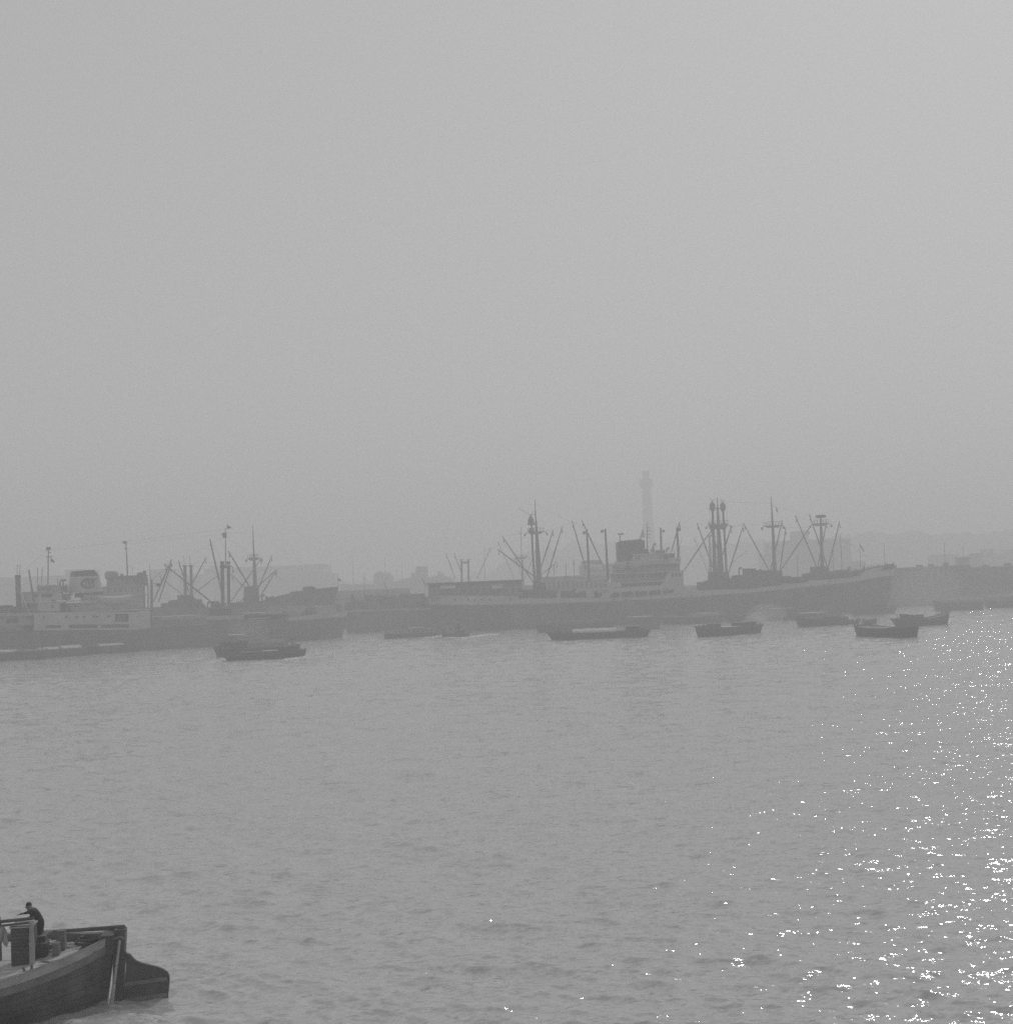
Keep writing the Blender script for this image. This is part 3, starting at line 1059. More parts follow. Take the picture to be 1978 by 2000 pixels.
    fr.poly(bh, [q5(1440, 1345), q5(1445, 1262), q5(1545, 1230), q5(1545, 1150), q5(1710, 1150), q5(1725, 1215), q5(1850, 1215), q5(1850, 1330)], -4.2, 4.2)
    bh.build('mast_house', 'dark', root)
    derrick(fr, m2, q5(1385, 643), q5(1556, 1125), q5(1547, 690), -4, -3)
    derrick(fr, m2, q5(1532, 722), q5(1250, 1140), q5(1547, 690), -3, -4)
    derrick(fr, m2, q5(1740, 680), q5(1652, 975), q5(1666, 690), -4, 1)
    derrick(fr, m2, q5(1866, 668), q5(1706, 1185), q5(1666, 690), -5, -2)
    derrick(fr, m2, q5(1505, 635), q5(1600, 930), q5(1547, 690), -3, -2)
    # forward masts
    m3 = mast(fr, root, [(*q6(1026, 1000), 9.5), (*q6(1016, 700), 7.0), (*q6(1003, 430), 5.0), (*q6(993, 250), 2.8), (*q6(985, 100), 1.0)], 'mast')
    crosstree(fr, m3, q6(920, 0)[0], q6(1082, 0)[0], q6(0, 405)[1], 4.2, 3.0)
    fl = MB()
    p = fr.L(*q6(1032, 205), -1)
    fl.add([(p.x, -1, p.z), (p.x + .7, -1, p.z - 1.0), (p.x + .5, -1.1, p.z - 2.0), (p.x + .1, -1, p.z - 1.4)], [(0, 1, 2, 3)])
    fl.tube([(p.x, -1, p.z), fr.L(*q6(990, 190), 0)], .03, 4)
    fl.build('flag', 'canvas', m3)
    derrick(fr, m3, q6(698, 380), q6(968, 880), q6(985, 425), -4, -2)
    derrick(fr, m3, q6(1101, 353), q6(978, 880), q6(1025, 425), 4, 2)
    derrick(fr, m3, q6(1137, 433), q6(1078, 875), q6(1025, 425), -4, -2)
    derrick(fr, m3, q6(1382, 430), q6(1090, 865), q6(1025, 425), -3, -2)
    m4 = mast(fr, root, [(*q6(1522, 960), 9.0), (*q6(1510, 650), 6.6), (*q6(1502, 400), 4.6), (*q6(1500, 325), 2.6)], 'mast')
    crosstree(fr, m4, q6(1420, 0)[0], q6(1572, 0)[0], q6(0, 385)[1], 4.2, 3.0)
    rd = MB()
    p = fr.L(*q6(1500, 312), 0)
    w_ = 55 * (360 / 1911) * fr.scale(1600)
    rd.lathe((p.x, 0, p.z - .4), [(w_ * .8, 0), (w_, .35), (w_ * .97, .7), (w_ * .8, .85)], 16, 1.0, .35)
    rd.build('radar_scanner', 'dark', m4)
    derrick(fr, m4, q6(1235, 300), q6(1456, 832), q6(1490, 400), -4, -2)
    derrick(fr, m4, q6(1380, 285), q6(1566, 832), q6(1490, 400), 4, 2)
    derrick(fr, m4, q6(1562, 362), q6(1470, 832), q6(1515, 400), 4, 2)
    derrick(fr, m4, q6(1697, 360), q6(1580, 832), q6(1515, 400), -4, -2)
    bh = MB()
    fr.poly(bh, [q6(940, 1030), q6(950, 872), q6(1100, 872), q6(1102, 1030)], -3.5, 3.5)
    bh.build('mast_house', 'dark', root)
    bh = MB()
    fr.poly(bh, [q6(1360, 980), q6(1362, 905), q6(1450, 885), q6(1450, 832), q6(1585, 832), q6(1590, 880), q6(1690, 880), q6(1690, 960)], -3.8, 3.8)
    bh.build('mast_house', 'dark', root)
    # hatches and deck cargo
    for (a, b, y0, y1) in ((640, 935, 915, 1060), (765, 930, 872, 914), (1106, 1195, 930, 955), (270, 430, 990, 1075)):
        mb = MB()
        fr.box(mb, *q6(a, y0), *q6(b, y1), -5.5, 5.5)
        o = mb.build('hatch_cover', 'dark', root)
    mb = MB()
    for x in (1110, 1190):
        fr.box(mb, *q6(x, 955), *q6(x + 14, 1012), -4.5, -4.2)
    mb.build('cargo_frame', 'dark', root)
    deck_clutter(fr, root, q6(640, 0)[0], q6(930, 0)[0], q6(0, 912)[1], -5, 2, 5, 3, 1.6)
    deck_clutter(fr, root, q6(1690, 0)[0], q7(640, 0)[0], lambda px: float(np.interp(px, [q6(1690, 0)[0], q7(640, 0)[0]], [q6(0, 950)[1], q7(0, 850)[1]])), -4, 4, 11, 5, 2.4)
    deck_clutter(fr, root, q4(1320, 0)[0], q4(1900, 0)[0], q4(0, 1150)[1], -6, 4, 8, 9, 2.0)
    deck_clutter(fr, root, q6(1110, 0)[0], q6(1360, 0)[0], q6(0, 1000)[1], -6, 4, 4, 12, 1.6)
    fc = MB()
    fr.poly(fc, [q7(250, 955), q7(260, 880), q7(430, 850), q7(430, 880)], -4, 4)
    fc.build('forecastle_house', 'dark', root)
    js = MB()
    fr.post(js, [(*q7(585, 850), 1.2), (*q7(573, 585), .6)])
    js.build('jackstaff', 'buff', root)
    js = MB()
    fr.post(js, [(*q7(330, 880), 1.1), (*q7(325, 580), .6)])
    p = fr.L(*q7(328, 600), 0)
    js.add([(p.x, 0, p.z), (p.x + 1.0, -.2, p.z - 1.9), (p.x + .8, -.2, p.z - 2.2), (p.x, 0, p.z - .7)], [(0, 1, 2, 3)])
    js.build('flagstaff', 'buff', root)
    rl = MB()
    railing(rl, [fr.L(*q7(360, 848), T * .5), fr.L(*q7(690, 828), -.6)], 1.0, 2.5)
    railing(rl, [fr.L(*q4(95, 1140), T + .3), fr.L(*q4(880, 1140), T + .3)], 1.0, 2.5)
    rl.build('railing', 'buff', root)
    # standing rigging
    stays(fr, root, [(q4(1193, 180), 0, q5(243, 720), 2), (q4(1205, 330), 0, q4(1000, 1150), -8), (q4(1205, 330), 0, q4(1420, 1150), -8),
                     (q5(1597, 400), 0, q5(1178, 695), -2), (q5(1597, 420), 0, q6(990, 180), 0), (q6(990, 200), 0, q6(1500, 335), 0),
                     (q6(1502, 390), 0, q7(560, 850), 0), (q6(1000, 430), 0, q6(860, 1040), -8), (q6(1000, 430), 0, q6(1180, 1030), -8),
                     (q6(1502, 400), 0, q6(1400, 1000), -8), (q6(1502, 400), 0, q6(1640, 975), -8), (q5(1600, 690), 0, q5(1480, 1330), -8),
                     (q5(1600, 690), 0, q5(1760, 1340), -8), (q5(1298, 700), 0, q5(1095, 650), 0), (q6(1500, 335), 0, q7(575, 600), 0),
                     (q4(1475, 420), -5, q5(90, 630), -4), (q6(700, 390), -4, q5(1740, 690), -4), (q6(1380, 440), -3, q6(1240, 305), -4)], .017)
freighter_main()

# ------------------------------------------------------------------ the ship with the white house and marked funnel (left)
def ship_funnel():
    fr = Frame((0, 1285), (667, 1246))
    root = fr.root('cargo_ship', 'grey hulled freighter with white bridge house and pale funnel bearing a monogram', 'cargo ship')
    B = 16.5
    hb = B / 2
    T = -hb
    x_st = fr.L(-560, 1255, 0).x
    top = line(fr, [(-560, 1248), (-200, 1242), q1(0, 1262), q1(350, 1240), q1(1560, 1222), q2(380, 1172), q2(780, 1152), q2(1200, 1136), q2(1250, 1132), q2(1845, 1092)], T)
    fct = line(fr, [q2(1240, 1092), q2(1845, 1040)], T)
    xb = fr.L(*q2(1848, 1030), 0).x
    form = HullForm(x_st, xb, B, fct(xb), 5.0, 1.8, 0.08, 0.20)
    strip(form, lambda x: -1.2, top, 0, 60, 6).build('hull', 'hull2', root, smooth=True)
    x_f = fr.L(*q2(1245, 1100), T).x
    uf = (x_f - form.x(0, form.H * .8)) / (form.x(1, form.H * .8) - form.x(0, form.H * .8))
    strip(form, lambda x: max(top(x), 0), lambda x: max(fct(x), top(x) + .05), 0.03, 14, 2, u0=uf, u1=1.0).build('forecastle_bulwark', 'white', root, smooth=True)
    deck_sheet(form, lambda x: top(x) - .05, 50).build('deck', 'deck', root)
    # bulwark pieces along the waist
    bw_ = MB()
    fr.poly(bw_, [q2(390, 1118), q2(390, 1080), q2(780, 1068), q2(780, 1118)], T, T + .2)
    bw_.build('waist_bulwark', 'cream', root)
    bw_ = MB()
    fr.poly(bw_, [q2(395, 1178), q2(395, 1120), q2(775, 1120), q2(1190, 1112), q2(1190, 1142)], T + .05, T + .25)
    bw_.build('waist_plating', 'hull2', root)
    hc = MB()
    fr.box(hc, *q2(-80, 1075), *q2(400, 1110), T + 2.5, -T - 2.5)
    hc.build('hatch_coaming', 'cream', root)
    hc = MB()
    fr.box(hc, *q2(800, 1042), *q2(1190, 1066), T + 2.5, -T - 2.5)
    hc.build('hatch_cover', 'cream', root)
    hc = MB()
    fr.box(hc, *q2(830, 1100), *q2(1050, 1108), T + .3, T + .6)
    hc.build('gangway', 'white', root)
    fh = MB()
    fr.poly(fh, [q2(1205, 1095), q2(1210, 978), q2(1440, 975), q2(1340, 1090)], T + 2.5, -T - 2.5)
    fh.build('forward_house', 'cream', root)
    fh = MB()
    fr.box(fh, *q2(1520, 975), *q2(1705, 1060), T + 3.2, -T - 3.2)
    fh.build('windlass_house', 'cream', root)
    # superstructure tiers
    s1 = MB()
    fr.poly(s1, [q1(352, 1178), q1(352, 1044), q1(1190, 1038), q1(1190, 1165), q1(700, 1170), q1(660, 1176), q1(640, 1172), q1(470, 1176)], T + .02, T + .3)
    fr.poly(s1, [q1(352, 1232), q1(352, 1178), q1(470, 1176), q1(470, 1205), q1(480, 1228)], T + .02, T + .3)
    fr.poly(s1, [q1(630, 1228), q1(630, 1174), q1(712, 1170), q1(712, 1226)], T + .02, T + .3)
    fr.poly(s1, [q1(470, 1230), q1(470, 1206), q1(630, 1204), q1(630, 1228)], T + .02, T + .3)
    fr.poly(s1, [q1(712, 1226), q1(712, 1206), q1(1350, 1202), q1(1350, 1222)], T + .02, T + .3)
    fr.poly(s1, [q1(1350, 1222), q1(1335, 1165), q1(1335, 1038), q1(1440, 1035), q1(1440, 1220)], T + .02, T + .3)
    fr.poly(s1, [q1(1190, 1056), q1(1190, 1038), q1(1335, 1037), q1(1335, 1054)], T + .02, T + .3)
    fr.poly(s1, [q1(1190, 1165), q1(1190, 1142), q1(1335, 1140), q1(1335, 1164)], T + .02, T + .3)
    fr.poly(s1, [q1(1012, 1204), q1(1012, 1172), q1(1055, 1170), q1(1055, 1203)], T + .02, T + .28)
    side = s1.build('side_plating', 'white', root)
    i1 = MB()
    fr.box(i1, *q1(360, 1042), *q1(1420, 1225), T + 2.6, -T - 2.6)
    i1.build('lower_house', 'cream', root)
    pl = MB()
    fr.box(pl, *q1(340, 1030), *q1(1560, 1041), T + .1, -T - .1)
    pl.build('house_deck', 'white', root)
    pm = MB()
    for x, y in ((690, 1088), (797, 1090), (868, 1088), (972, 1086), (1007, 1086), (1125, 1082), (545, 980), (712, 975), (785, 975), (455, 1090)):
        p = fr.L(*q1(x, y), T)
        pm.tube([(p.x, T - .06, p.z), (p.x, T + .25, p.z)], .27, 10)
    pm.build('porthole', 'win', side, kind='stuff')
    ab = MB()
    fr.poly(ab, [q1(1442, 1205), q1(1442, 1028), q1(1556, 1024), q1(1560, 1200)], T + .05, T + .3)
    ab.build('awning_frame', 'white', root)
    s2 = MB()
    fr.poly(s2, [q1(392, 1030), q1(392, 930), q1(622, 928), q1(622, 1030)], T + .3, -T - .3)
    s2.build('bridge_front', 'white', root)
    s2b = MB()
    fr.box(s2b, *q1(680, 932), *q1(1400, 1030), T + 1.4, -T - 1.4)
    s2b.build('upper_house', 'cream', root)
    s2c = MB()
    fr.box(s2c, *q1(624, 940), *q1(678, 1030), T + 3.0, -T - 3.0)
    s2c.build('recess_wall', 'cream', root)
    dk = MB()
    fr.box(dk, *q1(340, 921), *q1(1060, 931), T + .2, -T - .2)
    dk.build('bridge_deck', 'white', root)
    wh = MB()
    fr.box(wh, *q1(346, 826), *q1(645, 921), T + .6, -T - .6)
    wheel = wh.build('wheelhouse', 'white', root)
    panels(fr, wheel, 'window', [(*q1(356, 850), *q1(394, 882)), (*q1(432, 850), *q1(458, 884)), (*q1(462, 850), *q1(486, 884)), (*q1(490, 850), *q1(514, 884)), (*q1(518, 850), *q1(541, 884))], T + .6)
    panels(fr, wheel, 'window', [(*q1(532, 913), *q1(578, 941))], T + .3)
    rf = MB()
    fr.box(rf, *q1(336, 818), *q1(655, 827), T + .2, -T - .2)
    rf.build('wheelhouse_roof', 'white', root)
    ld = MB()
    for (a, b) in ((q1(640, 830), q1(705, 925)), (q1(672, 935), q1(742, 1038))):
        p, q = fr.L(*a, T + .6), fr.L(*b, T + .6)
        ld.tube([p, q], .16, 5)
        ld.tube([p + Vector((0, .8, 0)), q + Vector((0, .8, 0))], .16, 5)
        for k in range(9):
            s = p.lerp(q, (k + .5) / 9)
            ld.box(s.x - .15, s.x + .15, s.y, s.y + .8, s.z - .03, s.z + .03)
    ld.build('stair', 'dark', root)
    rl = MB()
    railing(rl, [fr.L(*q1(690, 932), T + 1.5), fr.L(*q1(1400, 925), T + 1.5)], 1.0, 1.6)
    railing(rl, [fr.L(*q1(350, 822), T + .4), fr.L(*q1(650, 818), T + .4)], .9, 1.6)
    railing(rl, [fr.L(*q1(0, 1045), T + .2), fr.L(*q1(350, 1042), T + .2)], 1.0, 1.8)
    rl.build('railing', 'white', root)
    # funnel
    fu = MB()
    sc = fr.scale(170)
    pts = [q1(745, 830), q1(775, 660), q1(1050, 668), q1(1084, 826)]
    P = [fr.L(*p, -3.0) for p in pts]
    rings = []
    N = 24
    for lv in range(5):
        k = lv / 4
        xl = P[0].x + (P[1].x - P[0].x) * k
        xr = P[3].x + (P[2].x - P[3].x) * k
        z = (P[0].z + P[3].z) / 2 + ((P[1].z + P[2].z) / 2 - (P[0].z + P[3].z) / 2) * k
        c, a = (xl + xr) / 2, (xr - xl) / 2
        ring = []
        for j in range(N + 1):
            t = 2 * math.pi * j / N
            cx, sx = math.cos(t), math.sin(t)
            e = 0.45
            ring.append((c + a * math.copysign(abs(cx) ** e, cx), 3.0 * math.copysign(abs(sx) ** e, sx), z))
        rings.append(ring)
    fu.grid(rings)
    fun = fu.build('funnel', 'white', root, smooth=True)
    ftop = MB()
    z1 = rings[-1]
    cx = sum(p[0] for p in z1[:-1]) / N
    tl = fr.L(*q1(790, 615), -1.5)
    tr = fr.L(*q1(985, 597), -1.5)
    tb = fr.L(*q1(1040, 660), -1.5)
    up1 = []
    for p in z1:
        k = (p[0] - z1[N // 2][0]) / (z1[0][0] - z1[N // 2][0])
        zz = tl.z + (tr.z - tl.z) * min(1, k / .75) if k < .75 else tr.z + (tb.z - tr.z) * (k - .75) / .25 * .9
        up1.append((cx + (p[0] - cx) * .93, p[1] * .9, zz))
    ftop.grid([[(p[0], p[1], p[2] + .004) for p in z1], up1])
    ftop.add(up1[:-1], [tuple(range(N))])
    ftop.build('funnel_top', 'black', fun)
    fb = MB()
    fr.box(fb, *q1(832, 832), *q1(1082, 884), -2.6, 2.6)
    fb.build('funnel_base', 'dark', fun)
    # the monogram: a ring-like C with an M set in it, standing a few millimetres off the plating
    mg = MB()
    tt = -3.03
    pc = fr.L(*q1(925, 740), tt)
    ra, rb = 82 * (360 / 1911) * sc, 54 * (360 / 1911) * sc
    th = 0.42
    seg = 28
    ring_o, ring_i = [], []
    for k in range(seg + 1):
        t = math.radians(38 + (322 - 38) * k / seg)
        fat = 1.0 + 0.25 * abs(math.cos(t))
        ring_o.append((pc.x - .15 + ra * math.cos(t), pc.z + rb * math.sin(t)))
        ring_i.append((pc.x - .15 + (ra - th * fat * 1.3) * math.cos(t), pc.z + (rb - th * .8) * math.sin(t)))
    for k in range(seg):
        mg.prism([ring_i[k], ring_i[k + 1], ring_o[k + 1], ring_o[k]], tt - .02, tt + .12)
    w2, h2 = 0.42 * ra * 1.25, 0.70 * rb
    s_ = 0.34
    xL, xR = pc.x + .05 - w2, pc.x + .05 + w2 * 1.15
    xm = (xL + xR) / 2
    zT, zB = pc.z + h2, pc.z - h2
    mg.prism([(xL - .02, zB), (xL + s_, zB), (xL + s_, zT), (xL - .02, zT)], tt - .03, tt + .1)
    mg.prism([(xR - s_ * 1.1, zB), (xR + .02, zB), (xR + .02, zT), (xR - s_ * 1.1, zT)], tt - .03, tt + .1)
    mg.prism([(xL + s_ + .01, zT), (xm - .16, zB + .1), (xm + .16, zB + .1), (xL + s_ + .5, zT)], tt - .04, tt + .09)
    mg.prism([(xm - .1, zB + .15), (xm + .2, zB + .15), (xR - s_ * 1.1 - .01, zT), (xR - s_ * 1.1 - .36, zT)], tt - .05, tt + .08)
    for (xa, xb_) in ((xL - .3, xL + s_ + .25), (xR - s_ - .2, xR + .55)):
        mg.prism([(xa, zB - .12), (xb_, zB - .12), (xb_, zB - .01), (xa, zB - .01)], tt - .03, tt + .1)
    mg.prism([(xR, zT + .01), (xR + .6, zT - .05), (xR + .75, zT + .22), (xR - .1, zT + .22)], tt - .03, tt + .1)
    mg.build('monogram', 'dark', fun)
    lifeboat(fr, root, q1(1005, 0)[0], q1(1370, 0)[0], q1(0, 893)[1], T + 1.4)
    # masts and posts
    m0 = mast(fr, root, [(*q1(497, 820), 2.6), (*q1(500, 480), 2.2), (*q1(503, 372), 1.6)], 'signal_mast')
    a0 = MB()
    p = fr.L(*q1(503, 380), 0)
    a0.box(p.x - .45, p.x + .45, -.3, .3, p.z - .3, p.z + .35)
    a0.tube([(p.x - .3, 0, p.z + .4), (p.x - .45, 0, p.z - .6)], .14, 6)
    a0.tube([fr.L(*q1(480, 465), 0), fr.L(*q1(545, 466), 0)], .12, 5)
    a0.tube([fr.L(*q1(500, 418), 0), fr.L(*q1(528, 420), 0)], .1, 5)
    a0.tube([fr.L(*q1(525, 478), -1), fr.L(*q1(540, 505), -1), fr.L(*q1(562, 520), -1)], [.1, .35, .2], 5)
    a0.build('mast_lamps', 'buff', m0)
    kp = mast(fr, root, [(*q1(195, 1010), 10.5), (*q1(190, 860), 10.2), (*q1(186, 690), 10), (*q1(186, 682), 12), (*q1(185, 655), 12)], 'kingpost')
    kb = MB()
    fr.poly(kb, [q1(130, 1040), q1(128, 968), q1(150, 985), q1(230, 985), q1(250, 1020), q1(340, 1025), q1(340, 1040)], -3, 3)
    kb.build('winch_house', 'dark', root)
    aw = MB()
    for x in (180, 207):
        aw.tube([fr.L(*q1(x - 2, 655), 0), fr.L(*q1(x, 548), 0)], .06, 4)
    aw.build('whip_aerial', 'wire', kp)
    derrick(fr, kp, q1(298, 598), q1(392, 1165), q1(186, 680), T + .5, T + .5, 0, r=.24)
    derrick(fr, kp, q1(165, 750), q1(310, 1052), q1(186, 680), T, T + .5, 0, r=.16, m='white', wires=False)
    derrick(fr, kp, q1(322, 830), q1(240, 920), q1(186, 680), 2, 1, r=.14, wires=False)
    derrick(fr, kp, q1(322, 848), q1(215, 975), q1(186, 680), 3, 2, r=.14, wires=False)
    k5 = mast(fr, root, [(*q1(1570, 1190), 6), (*q1(1572, 860), 5.4), (*q1(1570, 708), 5), (*q1(1560, 700), 1.2), (*q1(1552, 545), .7)], 'kingpost', -3)
    kb = MB()
    p, q = fr.L(*q1(1590, 740), -3), fr.L(*q1(1640, 755), -4)
    kb.tube([p, q], .1, 5).box(q.x - .35, q.x + .35, -4.4, -3.6, q.z - .4, q.z + .35)
    kb.build('span_block', 'dark', k5)
    # twin kingposts forward
    ka = mast(fr, root, [(*q2(562, 1085), 8.2), (*q2(556, 800), 7.4), (*q2(551, 530), 7.0), (*q2(551, 524), 9.0), (*q2(551, 513), 9.0)], 'kingpost', -2.5)
    kb_ = mast(fr, root, [(*q2(622, 1085), 7.0), (*q2(618, 800), 6.4), (*q2(616, 530), 6.2), (*q2(616, 524), 8.4), (*q2(616, 513), 8.4)], 'kingpost', 2.5)
    xb2 = MB()
    p, q = fr.L(*q2(548, 560), -2.5), fr.L(*q2(620, 560), 2.5)
    xb2.tube([p, q], .55, 8)
    xb2.build('cross_beam', 'buff', ka)
    tm = MB()
    fr.post(tm, [(*q2(588, 580), 2.4), (*q2(586, 350), 1.9), (*q2(584, 165), 1.1)])
    tm.tube([fr.L(*q2(535, 236), 0), fr.L(*q2(585, 238), 0)], .08, 5)
    p = fr.L(*q2(576, 235), 0)
    tm.box(p.x - .4, p.x + .4, -.4, .4, p.z - .8, p.z + .5)
    tmo = tm.build('topmast', 'buff', ka)
    fl = MB()
    p = fr.L(*q2(600, 130), 0)
    fl.add([(p.x, 0, p.z), (p.x + 1.3, -.2, p.z - .9), (p.x, 0, p.z - 1.1)], [(0, 1, 2)])
    fl.tube([fr.L(*q2(584, 168), 0), (p.x, 0, p.z - 1.2), (p.x, 0, p.z)], .03, 4)
    fl.build('pennant', 'dark', tmo)
    kb = MB()
    fr.box(kb, *q2(530, 1000), *q2(650, 1085), -4, 4)
    kb.build('winch_house', 'dark', root)
    derrick(fr, ka, q2(424, 280), q2(540, 810), q2(551, 520), -5, -3, -2.5, r=.22)
    derrick(fr, ka, q1(1700, 540), q2(522, 1002), q2(551, 520), -5, -3, -2.5, r=.2)
    derrick(fr, kb_, q2(612, 400), q2(852, 805), q2(616, 520), -4, -2, 2.5, r=.2)
    derrick(fr, kb_, q2(668, 575), q2(630, 560), q2(616, 520), -2, 0, 2.5, r=.12, wires=False)
    derrick(fr, k5, q1(1782, 488), q1(1592, 925), q1(1570, 710), -5, -3, -3, r=.17)
    derrick(fr, k5, q1(1770, 540), q1(1645, 935), q1(1570, 710), 3, 1, -3, r=.17)
    # after deck: white edge, pale wall with a dark panel for a shaded recess
    sd_ = MB()
    fr.poly(sd_, [(-420, 1206), q1(350, 1044), q1(350, 1054), (-420, 1208)], T, -T)
    fr.poly(sd_, [(-420, 1207.5), q1(350, 1056), q1(350, 1076), (-420, 1212)], T + .3, T + .5)
    sd_.build('poop_deck', 'white', root)
    sw = MB()
    fr.poly(sw, [(-420, 1236), (-420, 1212), q1(350, 1078), q1(350, 1172), q1(0, 1182)], T + 1.0, -T - 1.0)
    pw_ = sw.build('poop_house', 'cream', root)
    panels(fr, pw_, 'recess_shade_panel', [(*q1(70, 1112), *q1(194, 1150))], T + 1.0)  # dark panel on the solid wall, its colour stands in for the shade inside
    deck_clutter(fr, root, 4, 60, 1196, -5, 2, 4, 21, 1.6)
    deck_clutter(fr, root, q1(400, 0)[0], q1(660, 0)[0], q1(0, 818)[1], -5, 4, 5, 22, 1.4, m='cream')
    deck_clutter(fr, root, q1(640, 0)[0], q1(760, 0)[0], q1(0, 905)[1], -5, 0, 3, 23, 2.4, m='cream')
    deck_clutter(fr, root, q1(860, 0)[0], q1(1010, 0)[0], q1(0, 920)[1], -5, 0, 3, 24, 1.4, m='cream')
    deck_clutter(fr, root, q2(640, 0)[0], q2(1200, 0)[0], q2(0, 1120)[1], -6, 3, 7, 25, 1.6)
    va = MB()
    for x in (625, 655):
        p = fr.L(*q1(x, 830), -2)
        ventilator(va, p.x, -2, p.z, 2.4, .22)
    va.build('ventilator', 'dark', root)
    st2 = MB()
    for (x, y0, y1) in ((390, 575, 820), (436, 572, 820), (600, 690, 830)):
        st2.tube([fr.L(*q1(x - 4, y1), 1), fr.L(*q1(x, y0), 1)], .07, 4)
    st2.build('whip_aerial', 'wire', root)
    stays(fr, root, [(q1(503, 385), 0, q1(186, 660), 0), (q1(503, 470), 0, q1(640, 820), -4), (q1(503, 470), 0, q1(380, 820), -4), (q2(585, 240), 0, q1(1560, 705), -3),
                     (q2(585, 240), 0, q2(1500, 980), 0), (q2(551, 520), -2.5, q2(430, 1110), T), (q2(616, 520), 2.5, q2(760, 1110), T),
                     (q1(503, 400), 0, q2(584, 180), 0)])
ship_funnel()

# ------------------------------------------------------------------ dark freighter lying behind the funnel ship
def ship_behind():
    fr = Frame((0, 1270), (645, 1236))
    root = fr.root('cargo_ship', 'dark freighter with tall bow lying behind the funnel ship, long boom and bare topmast', 'cargo ship')
    B = 16.0
    T = -B / 2
    x0 = fr.L(-160, 1200, 0).x
    xb = fr.L(*q2(1757, 775), 0).x
    top = line(fr, [(-160, 1196), q2(0, 985), q2(380, 990), q2(640, 985), q2(960, 938), q2(1180, 905), q2(1295, 858), q2(1430, 826), q2(1755, 775)], T)
    form = HullForm(x0, xb, B, top(xb), 4.0, 3.6, 0.08, 0.24)
    strip(form, lambda x: -1.2, top, 0, 50, 5).build('hull', 'hull', root, smooth=True)
    deck_sheet(form, lambda x: top(x) - 1.0, 44).build('deck', 'deck', root)
    # bridge house
    h = MB()
    fr.box(h, *q1(1085, 775), *q1(1500, 1010), T + 1.0, -T - 1.0)
    lo = h.build('bridge_house', 'cream', root)
    h = MB()
    fr.box(h, *q1(1200, 668), *q1(1528, 768), T + 1.4, -T - 1.4)
    up = h.build('wheelhouse', 'grey', root)
    h = MB()
    fr.box(h, *q1(1190, 658), *q1(1536, 668), T + .6, -T - .6)
    h.build('wheelhouse_roof', 'dark', root)
    h = MB()
    fr.box(h, *q1(1080, 766), *q1(1540, 775), T + .3, -T - .3)
    fr.box(h, *q1(1080, 862), *q1(1540, 872), T + .3, -T - .3)
    h.build('house_deck', 'cream', root)
    for x in (1492, 1528):
        p = MB()
        fr.box(p, *q1(x, 690), *q1(x + 12, 1000), T + .5, T + .9)
        p.build('house_post', 'dark', root)
    panels(fr, up, 'window', [(*q1(x, 690), *q1(x + 24, 718)) for x in (1260, 1300, 1380, 1420, 1460)], T + 1.4)
    panels(fr, lo, 'window', [(*q1(x, 800), *q1(x + 20, 830)) for x in (1120, 1180, 1240, 1300, 1360, 1420)], T + 1.0)
    fu = MB()
    p = fr.L(*q1(1160, 775), 0)
    zt = fr.L(*q1(1160, 615), 0).z
    fu.lathe((p.x, 0, p.z), [(1.5, 0), (1.4, zt - p.z - 2.4), (1.9, zt - p.z - 1.8), (1.9, zt - p.z - .5), (1.5, zt - p.z)], 14)
    fu.build('ventilator_post', 'grey', root)
    sm = mast(fr, root, [(*q1(1322, 660), 3.4), (*q1(1316, 520), 2.6), (*q1(1306, 330), 1.8), (*q1(1305, 312), 1.2)], 'signal_mast')
    a = MB()
    p = fr.L(*q1(1302, 318), 0)
    a.lathe((p.x - .2, 0, p.z - .3), [(.3, 0), (.75, .25), (.6, .6), (.2, .8)], 10)
    a.tube([fr.L(*q1(1290, 380), 0), fr.L(*q1(1318, 380), 0)], .15, 5)
    a.tube([fr.L(*q1(1330, 563), 0), fr.L(*q1(1372, 560), 0), fr.L(*q1(1372, 640), 0)], .06, 4)
    a.build('mast_lamps', 'buff', sm)
    v = MB()
    for x, y in ((1436, 628), (1465, 625), (1500, 608), (1262, 640)):
        p = fr.L(*q1(x, 660), 2)
        q = fr.L(*q1(x, y), 2)
        v.tube([p, q], [.5, .45], 8)
    v.build('roof_vent', 'dark', root)
    lf = MB()
    fr.box(lf, *q1(1528, 760), *q1(1548, 905), T, T + .25)
    lf.build('white_screen', 'white', root)
    # masts
    ka = mast(fr, root, [(*q2(172, 905), 6.6), (*q2(165, 570), 6.0), (*q2(164, 562), 8.0), (*q2(164, 552), 8.0)], 'kingpost', -2.5)
    kb = mast(fr, root, [(*q2(236, 905), 6.0), (*q2(228, 570), 5.6), (*q2(226, 562), 8.4), (*q2(226, 550), 8.0)], 'kingpost', 2.5)
    for k, x in ((ka, 152), (kb, 212)):
        w_ = MB()
        w_.tube([fr.L(*q2(x + 8, 552), 0), fr.L(*q2(x, 455), 0)], .06, 4)
        w_.build('whip_aerial', 'wire', k)
    bh = MB()
    fr.poly(bh, [q2(-10, 1000), q2(-5, 945), q2(70, 938), q2(75, 912), q2(112, 912), q2(120, 935), q2(165, 905), q2(165, 860), q2(250, 860), q2(258, 885), q2(285, 905),
                 q2(300, 930), q2(300, 905), q2(340, 905), q2(345, 940), q2(382, 975), q2(382, 1000)], -5, 5)
    bh.build('mast_house', 'dark', root)
    derrick(fr, ka, q2(98, 505), q2(215, 855), q2(164, 556), -4, -2, -2.5)
    derrick(fr, kb, q2(386, 468), q2(246, 735), q2(226, 556), -4, 0, 2.5)
    derrick(fr, kb, q2(530, 640), q2(262, 845), q2(226, 556), 4, 2, 2.5, r=.14)
